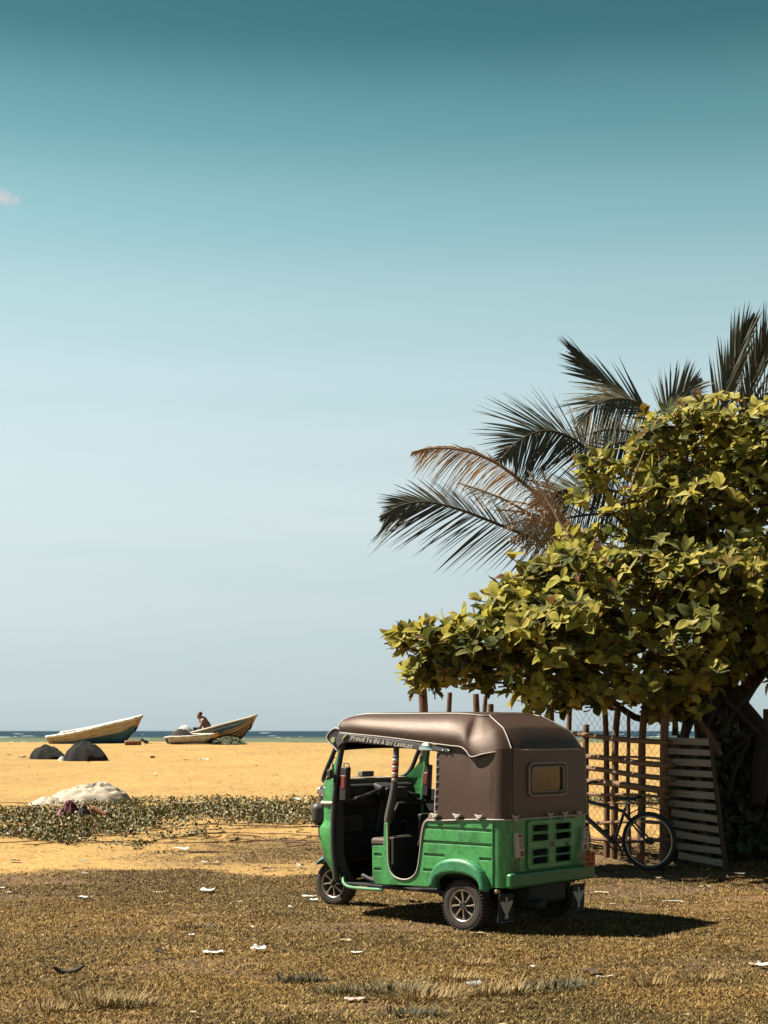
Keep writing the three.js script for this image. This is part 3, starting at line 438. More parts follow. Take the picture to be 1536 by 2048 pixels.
// ================================================================ fence, gate, bicycle
const fenceLine = px => { const k = (px - 768) / F, t = (3.24 - k * 17.3) / (2.624 + 6.7 * k), D = 17.3 + 6.7 * t; return { x: 3.24 - 2.624 * t, D }; };
{
  const f = thing('bamboo_fence', 'rough fence of upright poles and split bamboo rails under the leafy tree', 'fence');
  const R = rng(11);
  const posts = [[845, 1312, 19, -0.1], [897, 1385, 11, 0.02], [954, 1388, 14, -0.02], [967, 1392, 10, 0.03], [981, 1408, 14, 0], [1076, 1395, 12, 0.02], [1101, 1380, 16, 0], [1138, 1385, 11, 0.02], [1171, 1449, 14, 0.01], [1212, 1400, 12, -0.02], [1231, 1405, 14, 0.04], [1257, 1420, 8, 0], [1284, 1420, 16, 0.03], [1329, 1390, 18, 0.02]];
  for (const [px, top, w, lean] of posts) {
    const p = fenceLine(px), r = w / 2 / F * p.D, y0 = ground(p.x, p.D) - 0.1, y1 = EYE - (top - HZ) / F * p.D, b = (R() - 0.5) * 0.06;
    part('post', limb([[p.x - lean * 0.6 + b, y0, -p.D], [p.x - lean * 0.2 - b * 0.5, mix(y0, y1, 0.5), -p.D + 0.02], [p.x, mix(y0, y1, 0.8), -p.D], [p.x + lean, y1, -p.D]], [r * 1.08, r, r * 0.95, r * 0.9], 9, 3), mBamboo, f);
  }
  const rails = [[1467, 1484, 13], [1507, 1518, 6], [1512, 1530, 14], [1533, 1556, 13], [1562, 1581, 17], [1585, 1594, 7], [1641, 1646, 9], [1672, 1679, 10], [1604, 1606, 5]];
  rails.forEach(([a, b, w], i) => {
    const A = fenceLine(1145), B = fenceLine(1325), P = V3(A.x, EYE - (a - HZ) / F * A.D, -A.D + 0.06), Q = V3(B.x, EYE - (b - HZ) / F * B.D, -B.D + 0.06), d = P.clone().sub(Q); d.y *= 0.55;
    const e = P.clone().addScaledVector(d, 1.6 + R() * 0.5), s = Q.clone().addScaledVector(d, -0.05 - R() * 0.06), r = w / 2 / F * 18.2;
    const mid = k => { const q = s.clone().lerp(P, k); q.y += (R() - 0.5) * 0.05; return q; };
    part('rail', limb([s, mid(0.35), mid(0.7), P, P.clone().lerp(e, 0.5), e], [r, r * 1.05, r, r * 0.95, r, r * 0.9], 8, 3, 0.8), mBamboo, f);
  });
  // wire netting behind the rails
  const wires = [];
  const A = fenceLine(1120), B = fenceLine(1330);
  for (let i = -8; i < 26; i++) for (const s of [1, -1]) { const t0 = i / 18, t1 = t0 + s * 0.75; const pt = (t, h) => [mix(A.x, B.x, t), h, -mix(A.D, B.D, t) - 0.03]; const c = t => Math.min(1, Math.max(0, t)); const a0 = c(t0), a1 = c(t1); if (Math.abs(a0 - a1) < 0.02) continue; const hh = t => mix(0.35, 1.85, (t - t0) / (t1 - t0)); wires.push(limb([pt(a0, hh(a0)), pt(a1, hh(a1))], 0.0022, 3)); }
  part('wire_netting', wires, M(0.12, 0.1, 0.09, 0.6), f).userData.kind = 'stuff';
}
{
  const f = thing('pole_fence', 'pair of weathered poles with a cross log beyond the tree at the right edge', 'fence');
  const pp = (px, top, w, D, lean) => { const g = onGround(px, D), y1 = EYE - (top - HZ) / F * D; return limb([[g.x - lean, g.y - 0.1, -D], [g.x - lean * 0.5, y1 * 0.5, -D], [g.x + lean * 0.2, y1, -D]], [w / 2 / F * D * 1.1, w / 2 / F * D, w / 2 / F * D * 0.9], 9, 3); };
  part('post', pp(1500, 1417, 15, 20, -0.16), mBamboo, f); part('post', pp(1533, 1418, 15, 19.5, 0), mBamboo, f); part('post', pp(1575, 1420, 15, 19.2, 0.05), mBamboo, f);
  part('rail', limb([rayPoint(1478, 1466, 20.1), rayPoint(1545, 1464, 19.4), rayPoint(1620, 1468, 19)], 0.045, 8, 3), mBamboo, f);
}
{ // slatted gate leaning under the tree
  const g = thing('slatted_gate', 'grey slatted wooden gate leaning against the fence beside the bicycle', 'gate');
  const BL = V3(3.40, 0.06, -17.25), BR = V3(3.83, 0.02, -16.85), TR = V3(3.74, 1.50, -17.15), TL = V3(3.23, 1.50, -17.5), R = rng(5);
  const pt = (u, v) => BL.clone().lerp(BR, u).lerp(TL.clone().lerp(TR, u), v);
  const n = BR.clone().sub(BL).cross(TL.clone().sub(BL)).normalize();
  const beam = (a, b, w, th, nn) => { const d = b.clone().sub(a), l = d.length(); d.normalize(); const s = nn.clone().cross(d).normalize(), m = new THREE.Matrix4().makeBasis(d, s, nn.clone().addScaledVector(d, -nn.dot(d)).normalize()); const q = box(l, w, th, 0, 0, 0, 0.004); q.applyMatrix4(m); q.translate((a.x + b.x) / 2, (a.y + b.y) / 2, (a.z + b.z) / 2); return q; };
  for (let i = 0; i < 12; i++) { const v = 0.06 + i * 0.0835, t = (R() - 0.5) * 0.012; part('slat', beam(pt(-0.02 + R() * 0.03, v + t + 0.006), pt(0.97 + R() * 0.03, v - t - 0.006), 0.07 + R() * 0.012, 0.018, n), mSlat, g); }
  for (const u of [0.03, 0.62]) part('stile', beam(pt(u, 0).addScaledVector(n, -0.03), pt(u, 1).addScaledVector(n, -0.03), 0.06, 0.03, n), M(0.07, 0.05, 0.04, 0.9), g);
  part('edge_pole', limb([pt(1.03, -0.02), pt(1.0, 0.5), pt(0.985, 1.0)], [0.03, 0.028, 0.022], 8, 3), M(0.1, 0.065, 0.045, 0.9, { map: barkT }), g);
}
{ // bicycle parked against the fence
  const D = 16.9, c = onGround(1298, D); c.y = ground(c.x, D);
  const dir = V3(-0.83, 0, -0.56).normalize(), turn = Math.atan2(-dir.z, dir.x);
  const b = thing('bicycle', 'dark mountain bicycle parked against the bamboo fence behind the rickshaw', 'bicycle', V3(c.x, c.y, c.z), turn);
  const P = (n, g, m, par = b) => part(n, g, m, par), mF = M(0.02, 0.02, 0.022, 0.4), mT = M(0.018, 0.017, 0.017, 0.85);
  const wheelB = (x) => { const g = new THREE.Group(); g.name = 'wheel'; g.position.set(x, 0.335, 0); b.add(g); P('tyre', new THREE.TorusGeometry(0.31, 0.024, 8, 48), mT, g); P('rim', new THREE.TorusGeometry(0.28, 0.012, 6, 48), M(0.3, 0.27, 0.24, 0.35, { metalness: 0.8 }), g); P('hub', new THREE.CylinderGeometry(0.03, 0.03, 0.1, 10).rotateX(Math.PI / 2), mF, g); P('spoke', Array.from({ length: 28 }, (_, i) => { const a = i / 28 * 6.283; return limb([[0.02 * Math.cos(a + 1), 0.02 * Math.sin(a + 1), i % 2 ? 0.03 : -0.03], [0.275 * Math.cos(a), 0.275 * Math.sin(a), 0]], 0.0013, 3); }), M(0.2, 0.19, 0.18, 0.4), g).userData.kind = 'stuff'; };
  wheelB(0); wheelB(1.06);
  const bb = [0.43, 0.30, 0], ht = [0.83, 0.78, 0], hb = [0.86, 0.64, 0], st = [0.29, 0.70, 0];
  P('down_tube', limb([bb, hb], 0.028, 10), M(0.05, 0.05, 0.05, 0.4, { map: rep(mottle, 8) })); P('top_tube', limb([[0.30, 0.66, 0], ht], 0.02, 9), mF); P('seat_tube', limb([bb, st], 0.018, 9), mF);
  for (const s of [-1, 1]) { P('chain_stay', limb([[0.4, 0.3, 0.03 * s], [0, 0.335, 0.07 * s]], 0.011, 7), mF); P('seat_stay', limb([[0.3, 0.64, 0.025 * s], [0, 0.335, 0.07 * s]], 0.011, 7), mF); P('fork_leg', limb([[0.875, 0.62, 0.05 * s], [0.91, 0.5, 0.06 * s], [1.06, 0.335, 0.06 * s]], [0.02, 0.018, 0.012], 8), mF); }
  P('head_tube', limb([[0.80, 0.86, 0], [0.87, 0.62, 0]], 0.024, 10), mF);
  P('seat_post', limb([st, [0.265, 0.79, 0]], 0.014, 8), M(0.25, 0.23, 0.2, 0.4, { metalness: 0.7 }));
  P('saddle', [surf(12, 10, (u, v) => { const x = mix(0.12, 0.4, u), w = mix(0.075, 0.016, smooth(0.1, 0.8, u)), a = (v - 0.5) * Math.PI; return [x, 0.80 + 0.03 * Math.cos(a) + 0.02 * (u < 0.2 ? (0.2 - u) * 5 : 0), w * Math.sin(a)]; }), box(0.2, 0.015, 0.03, 0.25, 0.795, 0, 0.004)], mBlack);
  const h = P('handlebar', limb([[0.80, 0.98, -0.29], [0.77, 0.99, -0.12], [0.76, 0.97, 0], [0.77, 0.99, 0.12], [0.80, 0.98, 0.29]], 0.013, 8, 3), mF); P('grip', limb([[0.80, 0.98, -0.31], [0.785, 0.985, -0.19]], 0.018, 8), mBlack, h); P('grip', limb([[0.80, 0.98, 0.31], [0.785, 0.985, 0.19]], 0.018, 8), mBlack, h); P('stem', limb([[0.80, 0.86, 0], [0.78, 0.93, 0], [0.76, 0.97, 0]], 0.018, 8), mF, h);
  P('crank', [new THREE.TorusGeometry(0.085, 0.01, 6, 28).translate(0.43, 0.3, 0.05), limb([[0.43, 0.3, 0.07], [0.35, 0.16, 0.075]], 0.012, 7), limb([[0.43, 0.3, -0.07], [0.51, 0.44, -0.075]], 0.012, 7)], mF);
  P('pedal', box(0.09, 0.02, 0.08, 0.35, 0.155, 0.12, 0.006), mBlack); P('pedal', box(0.09, 0.02, 0.08, 0.51, 0.445, -0.12, 0.006), mBlack);
  P('rear_sprocket', new THREE.CylinderGeometry(0.045, 0.045, 0.03, 18).rotateX(Math.PI / 2).translate(0, 0.335, 0.05), M(0.2, 0.18, 0.16, 0.4, { metalness: 0.8 }));
  P('rear_mudguard', limb(Array.from({ length: 9 }, (_, i) => { const a = 0.9 + i / 8 * 1.5; return [0.38 * Math.cos(a), 0.335 + 0.38 * Math.sin(a), 0]; }), 0.02, 6, 1, 0.3), mBlack);
}

// ================================================================ leafy tree
const leafT = noiseTex(64, (u, v) => { const d = Math.abs(v - 0.5), vein = Math.min(1, d * 14) * 0.5 + 0.5, side = Math.abs(((u * 7 - d * 5) % 1 + 1) % 1 - 0.5) < 0.1 ? 0.8 : 1; const k = (d < 0.035 ? 1.0 : side * vein) * (0.88 + 0.2 * fbm(u * 5, v * 5, 3, 81)); return [k, k, k * 0.95]; }); leafT.colorSpace = THREE.SRGBColorSpace;
function leafGeo(fold, bend, wide) { // base at 0, tip at x = 1
  const nu = 6, g = surf(nu, 4, (u, v) => { const w = wide * Math.pow(Math.sin(Math.PI * Math.pow(u, 1.35) * 0.985 + 0.02), 0.8) * (u < 0.12 ? 0.35 + u * 5 : 1), s = (v - 0.5) * 2; return [u - 0.1 * bend * u * u, -bend * 0.35 * u * u + Math.abs(s) * w * fold + 0.02 * Math.sin(u * 9 + s * 3), s * w]; });
  return g;
}
const leafGs = [leafGeo(0.35, 0.5, 0.26), leafGeo(0.2, 0.9, 0.24), leafGeo(0.5, 0.2, 0.28), leafGeo(0.3, 1.5, 0.22), leafGeo(0.75, 1.1, 0.24), leafGeo(0.15, -0.5, 0.21)];
{
  const tree = thing('broad_leaf_tree', 'spreading tree with large yellow-green leaves hanging over the fence and bicycle', 'tree');
  const R = rng(77), leaves = [], twigs = [], lobes = [
    [812, 1284, 17.6, 26, 16, 0.3, 10, 1], [870, 1278, 17.6, 70, 28, 0.5, 26, 1], [835, 1352, 17.5, 24, 12, 0.25, 7, 1], [900, 1335, 17.6, 70, 24, 0.5, 20, 1], [960, 1290, 17.7, 100, 45, 0.8, 44, 1], [880, 1312, 17.6, 80, 40, 0.6, 34, 1], [950, 1325, 17.6, 90, 42, 0.7, 44, 1], [1000, 1255, 17.7, 90, 30, 0.6, 30, 1], [860, 1372, 17.6, 50, 16, 0.4, 12, 0.8], [975, 1350, 17.7, 90, 30, 0.7, 30, 0.7],
    [1070, 1260, 17.6, 120, 62, 1.0, 70, 1], [1060, 1205, 17.9, 80, 40, 0.8, 34, 1], [1120, 1160, 18.1, 110, 45, 0.9, 56, 1], [1030, 1180, 17.9, 50, 24, 0.5, 12, 1],
    [1200, 1240, 17.6, 120, 70, 1.1, 70, 1], [1250, 1150, 18.2, 120, 50, 1.2, 56, 1], [1250, 1310, 17.6, 110, 40, 1.0, 40, 0.8], [1120, 1330, 17.7, 110, 40, 0.9, 44, 0.7],
    [1380, 1160, 18.2, 120, 60, 1.3, 56, 1], [1370, 1260, 18, 90, 60, 1.1, 40, 0.6], [1490, 1140, 18.6, 110, 60, 1.4, 50, 1], [1500, 1230, 18.8, 110, 70, 1.4, 50, 0.4],
    [1370, 1000, 18.6, 100, 70, 1.2, 44, 0.9], [1460, 980, 19, 110, 80, 1.4, 50, 0.8], [1370, 848, 18.6, 75, 32, 0.8, 34, 1], [1320, 880, 18.5, 40, 26, 0.5, 14, 1], [1500, 845, 18.8, 80, 36, 0.9, 40, 1], [1450, 900, 19.2, 130, 50, 1.2, 44, 0.7],
    [1185, 935, 18.4, 34, 30, 0.4, 8, 1], [1225, 960, 18.5, 46, 36, 0.5, 7, 1], [1165, 985, 18.3, 40, 14, 0.4, 5, 1], [1260, 1040, 18.6, 70, 50, 0.8, 16, 0.9], [1150, 1120, 18.1, 60, 20, 0.5, 12, 1], [1310, 920, 18.8, 60, 50, 0.7, 22, 0.8], [1195, 1015, 18.5, 60, 40, 0.5, 5, 1], [1245, 1085, 18.5, 70, 40, 0.6, 8, 0.9], [1310, 1080, 18.8, 60, 40, 0.7, 13, 0.8], [1290, 990, 18.9, 50, 50, 0.6, 8, 0.8], [1160, 1075, 18.5, 40, 26, 0.4, 6, 1],
    [1060, 1385, 17.6, 50, 16, 0.5, 12, 0.9], [1150, 1390, 18, 120, 26, 1.0, 34, 0.2], [1290, 1380, 18.2, 90, 36, 1.1, 40, 0.1], [1390, 1350, 18.4, 70, 60, 1.2, 44, 0.1], [1350, 1415, 18.6, 60, 24, 0.8, 18, 0], 
    [1440, 1090, 19.4, 160, 170, 1.2, 170, 0.1], [1350, 1200, 19.4, 200, 100, 1.0, 130, 0.1], [1480, 1310, 19.4, 100, 60, 1.2, 70, 0], [1180, 1290, 19.2, 190, 60, 0.9, 100, 0.1], [1440, 930, 19.8, 120, 80, 1.0, 70, 0.2], [1330, 1020, 19.6, 70, 90, 0.8, 50, 0.1],
    [1640, 1060, 19.2, 150, 230, 1.8, 150, 0.8], [1620, 1280, 18.6, 110, 90, 1.5, 70, 0.4], [1750, 1150, 19.4, 130, 200, 1.8, 80, 0.5]];
  const cols = [[0.72, 0.62, 0.12], [0.64, 0.57, 0.1], [0.32, 0.31, 0.055], [0.78, 0.66, 0.14], [0.14, 0.16, 0.03], [0.32, 0.21, 0.04]];
  const hole = (x, y) => x > 1478 && y > 1368 && y < 1475;   // clear sky seen under the crown at the right
  for (const [px, py, D0, rx, ry, rd, n, lit] of lobes) {
    const D = D0 - 0.55, C = rayPoint(px, py, D), RX = rx / F * D, RY = ry / F * D;
    for (let i = 0; i < n * (lit > 0.5 ? 1.2 : 1.5); i++) {
      const th = R() * 6.283, z = R() * 2 - 1, r = Math.sqrt(1 - z * z), d = V3(r * Math.cos(th), z, r * Math.sin(th)), k = R() < 0.14 ? 1 + R() * 0.35 : lit > 0.5 ? Math.pow(R(), 0.35) : Math.pow(R(), 0.6);
      if (lit > 0.5 && d.y < -0.35 && R() < 0.6) d.y *= -1;
      const p = C.clone().add(V3(d.x * RX * k, d.y * RY * k, d.z * rd * k));
      const q = [768 + p.x / -p.z * F, HZ - (p.y - EYE) / -p.z * F]; if (hole(...q) || (q[1] > 1430)) continue;
      const axis = d.clone().multiplyScalar(0.55).add(V3(-0.25, lit > 0.5 ? 0.85 : 0.35, 0.25)).add(V3(R() - 0.5, R() - 0.5, R() - 0.5).multiplyScalar(0.8)).normalize();
      const m = 5 + Math.floor(R() * 5), a0 = R() * 6.28, X = Math.abs(axis.y) > 0.9 ? V3(1, 0, 0) : V3(0, 1, 0), U = X.clone().cross(axis).normalize(), W = axis.clone().cross(U), big = 0.125 + R() * 0.085;
      const tone = R() < 0.07 ? 5 : Math.floor(Math.pow(R(), 1.2) * 4.99);
      for (let j = 0; j < m; j++) {
        const a = a0 + j / m * 6.283 * 1.3 + R() * 0.5, ph = 0.5 + R() * 1.0, dir = axis.clone().multiplyScalar(Math.cos(ph)).addScaledVector(U, Math.sin(ph) * Math.cos(a)).addScaledVector(W, Math.sin(ph) * Math.sin(a)).normalize();
        const nn = axis.clone().addScaledVector(dir, -axis.dot(dir)).add(V3(R() - .5, R() - .5, R() - .5).multiplyScalar(0.4)); nn.addScaledVector(dir, -nn.dot(dir)).normalize();
        const s = big * (0.6 + R() * 0.75), mt = new THREE.Matrix4().makeBasis(dir, nn, dir.clone().cross(nn)); mt.scale(V3(s, s, s)); const b0 = p.clone().addScaledVector(axis, -0.02 * j / m); mt.setPosition(b0);
        const cc = R() < 0.025 ? [0.3, 0.14, 0.05] : cols[R() < 0.25 ? Math.floor(R() * 5) : tone], v = (0.75 + R() * 0.4) * (R() < 0.03 ? 0.7 : 1);
        const mid = b0.clone().addScaledVector(dir, s * 0.5);
        leaves.push({ m: mt, c: [cc[0] * v, cc[1] * v, cc[2] * v], g: Math.floor(R() * 6), D: -mid.z, sx: 768 + mid.x / -mid.z * F, sy: HZ - (mid.y - EYE) / -mid.z * F, s });
      }
      if (R() < 0.5) { const e = p.clone().add(V3((C.x - p.x) * 0.7 + (R() - 0.5) * 0.1, Math.min(-0.08, (C.y - p.y) * 0.7), (C.z - p.z) * 0.6)); twigs.push(limb([p, p.clone().lerp(e, 0.5).add(V3(0, -0.03, 0)), e], [0.005, 0.007, 0.01], 4)); }
    }
  }
  // trunk and limbs
  const P = (...a) => rayPoint(...a), br = [
    ['trunk', [P(1440, 1745, 18.2), P(1428, 1620, 18.3), P(1415, 1500, 18.3), P(1400, 1400, 18.4), P(1360, 1290, 18.6), P(1330, 1180, 18.7)], [0.2, 0.17, 0.14, 0.12, 0.09, 0.05]],
    ['trunk', [P(1480, 1750, 18.6), P(1470, 1600, 18.6), P(1452, 1450, 18.7), P(1450, 1330, 18.8), P(1475, 1180, 19), P(1490, 980, 19.2), P(1495, 860, 19.2)], [0.26, 0.23, 0.2, 0.16, 0.12, 0.08, 0.03]],
    ['trunk', [P(1560, 1560, 18.2), P(1520, 1470, 18.3), P(1470, 1400, 18.5), P(1440, 1330, 18.7)], [0.2, 0.15, 0.13, 0.1]],
    ['branch', [P(1400, 1400, 18.4), P(1290, 1440, 18.3), P(1215, 1395, 18.1), P(1100, 1320, 17.9), P(960, 1310, 17.8), P(850, 1295, 17.7)], [0.06, 0.045, 0.035, 0.03, 0.02, 0.01]],
    ['branch', [P(1330, 1180, 18.7), P(1290, 1090, 18.6), P(1230, 1030, 18.5), P(1190, 950, 18.4)], [0.05, 0.03, 0.02, 0.008]],
    ['branch', [P(1360, 1290, 18.6), P(1240, 1230, 18.2), P(1120, 1190, 18.1), P(1040, 1190, 18)], [0.06, 0.045, 0.03, 0.012]],
    ['branch', [P(1450, 1330, 18.8), P(1420, 1140, 18.9), P(1380, 1000, 18.8), P(1370, 860, 18.7)], [0.09, 0.06, 0.04, 0.015]],
    ['branch', [P(1452, 1450, 18.7), P(1500, 1370, 18.7), P(1600, 1250, 18.9), P(1660, 1100, 19.2)], [0.12, 0.1, 0.07, 0.03]]];
  // bare grey twigs seen among the leaves
  for (const t of [[[1130, 985], [1180, 1020], [1250, 1070], [1310, 1140]], [[1258, 1035], [1262, 975], [1290, 900]], [[1258, 1035], [1320, 1010], [1350, 960]], [[1258, 1035], [1300, 1000]], [[1215, 975], [1255, 1000], [1262, 1040], [1280, 1090]], [[1180, 1090], [1130, 1060], [1100, 1010], [1055, 940]], [[1240, 1110], [1180, 1075], [1140, 1060]], [[1420, 945], [1405, 960], [1410, 1010], [1420, 1100]], [[1100, 1180], [1050, 1150], [1030, 1120]], [[955, 1265], [950, 1235], [945, 1210]], [[1275, 1080], [1310, 1060], [1330, 1020]], [[1170, 1290], [1140, 1320], [1100, 1310]], [[1270, 1075], [1285, 1030], [1300, 985]]]) br.push(['twig', t.map((q, i) => P(q[0], q[1], 17.6 + 0.15 * i)), t.map((_, i) => i ? 0.011 : 0.006)]);
  for (const [n, pts, r] of br) part(n, limb(pts, r, n === 'twig' ? 6 : 9, 4), n === 'twig' ? M(0.2, 0.13, 0.09, 0.9) : mBark, tree);
  part('twig', twigs, mBark, tree).userData.kind = 'stuff';
  const mLeaf = M(1, 1, 1, 0.95, { map: leafT, transmission: 0.5, thickness: 0, specularIntensity: 0.3 });
  // the leaves that show largest stand alone, the rest in one mass
  const grid = new Map(); for (const l of leaves) { if (l.sx < 0 || l.sx > 1536) continue; const k = Math.floor(l.sx / 9) + ',' + Math.floor(l.sy / 9), o = grid.get(k); if (!o || l.D < o.D) grid.set(k, l); }
  const top = [...grid.values()].sort((a, b) => b.s / b.D - a.s / a.D).slice(0, 300), solo = new Set(top), mats = new Map();
  for (const l of top) { const key = l.c.map(v => Math.round(v * 40)).join(); if (!mats.has(key)) { const m = mLeaf.clone(); m.color.setRGB(...l.c).multiplyScalar(0.57); mats.set(key, m); } const o = part('leaf', leafGs[l.g], mats.get(key), tree); o.applyMatrix4(l.m); }
  for (let g = 0; g < 6; g++) { const L = leaves.filter(l => l.g === g && !solo.has(l)); const im = new THREE.InstancedMesh(leafGs[g], mLeaf, L.length); L.forEach((l, i) => { im.setMatrixAt(i, l.m); im.setColorAt(i, new THREE.Color().setRGB(...l.c)); }); im.name = 'foliage'; im.userData.kind = 'stuff'; tree.add(im); }
  console.log('leaves', leaves.length, 'solo', top.length, 'mats', mats.size);
}
{ // dark undergrowth below the crown
  const R = rng(19), u = thing('undergrowth_shrub', 'dense dark shrub filling the shade around the tree trunks at the right edge', 'shrub');
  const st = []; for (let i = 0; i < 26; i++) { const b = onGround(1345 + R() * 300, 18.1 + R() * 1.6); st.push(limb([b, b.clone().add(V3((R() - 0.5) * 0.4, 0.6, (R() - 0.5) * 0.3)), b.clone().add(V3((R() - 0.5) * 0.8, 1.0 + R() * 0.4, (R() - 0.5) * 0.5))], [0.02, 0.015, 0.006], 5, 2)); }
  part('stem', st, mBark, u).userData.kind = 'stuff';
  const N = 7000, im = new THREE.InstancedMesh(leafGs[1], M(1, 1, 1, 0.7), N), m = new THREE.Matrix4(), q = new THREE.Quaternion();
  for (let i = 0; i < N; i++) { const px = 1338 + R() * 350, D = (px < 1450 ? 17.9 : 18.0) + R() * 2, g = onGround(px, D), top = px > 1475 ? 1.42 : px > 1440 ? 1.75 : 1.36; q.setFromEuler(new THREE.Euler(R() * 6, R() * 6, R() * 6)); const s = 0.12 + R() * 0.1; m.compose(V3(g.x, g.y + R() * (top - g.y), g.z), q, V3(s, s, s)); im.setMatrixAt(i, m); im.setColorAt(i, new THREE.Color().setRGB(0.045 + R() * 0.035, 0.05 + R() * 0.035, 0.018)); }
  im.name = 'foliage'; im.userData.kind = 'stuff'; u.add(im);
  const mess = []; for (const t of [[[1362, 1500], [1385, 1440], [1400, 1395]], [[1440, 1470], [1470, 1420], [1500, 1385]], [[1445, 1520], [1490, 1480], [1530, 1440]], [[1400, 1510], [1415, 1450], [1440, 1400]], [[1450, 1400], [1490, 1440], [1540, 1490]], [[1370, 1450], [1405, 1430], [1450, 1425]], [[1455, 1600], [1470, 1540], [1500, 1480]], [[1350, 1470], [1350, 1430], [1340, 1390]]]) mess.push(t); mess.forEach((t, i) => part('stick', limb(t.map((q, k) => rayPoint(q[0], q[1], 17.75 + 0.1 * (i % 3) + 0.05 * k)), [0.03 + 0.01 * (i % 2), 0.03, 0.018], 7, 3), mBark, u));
  const lg = thing('leaning_log', 'weathered log leaning above the slatted gate', 'log'); part('log', limb([rayPoint(1385, 1428, 17.9), rayPoint(1412, 1462, 17.8), rayPoint(1440, 1512, 17.7)], [0.045, 0.05, 0.045], 8, 3), mBamboo, lg);
  const l2 = part('broken_branch', limb([rayPoint(1372, 1400, 18.2), rayPoint(1374, 1440, 18.1), rayPoint(1366, 1490, 18)], [0.05, 0.055, 0.06], 8, 3), mBamboo, scene); tag(l2, 'pale upright branch standing behind the top of the slatted gate', 'branch');
  const l3 = part('tree_stump', limb([rayPoint(1530, 1475, 17.9), rayPoint(1522, 1540, 17.8), rayPoint(1515, 1610, 17.7)], [0.1, 0.13, 0.09], 9, 4), mBark, scene); tag(l3, 'thick gnarled brown stump at the right edge of the shade', 'stump');
}

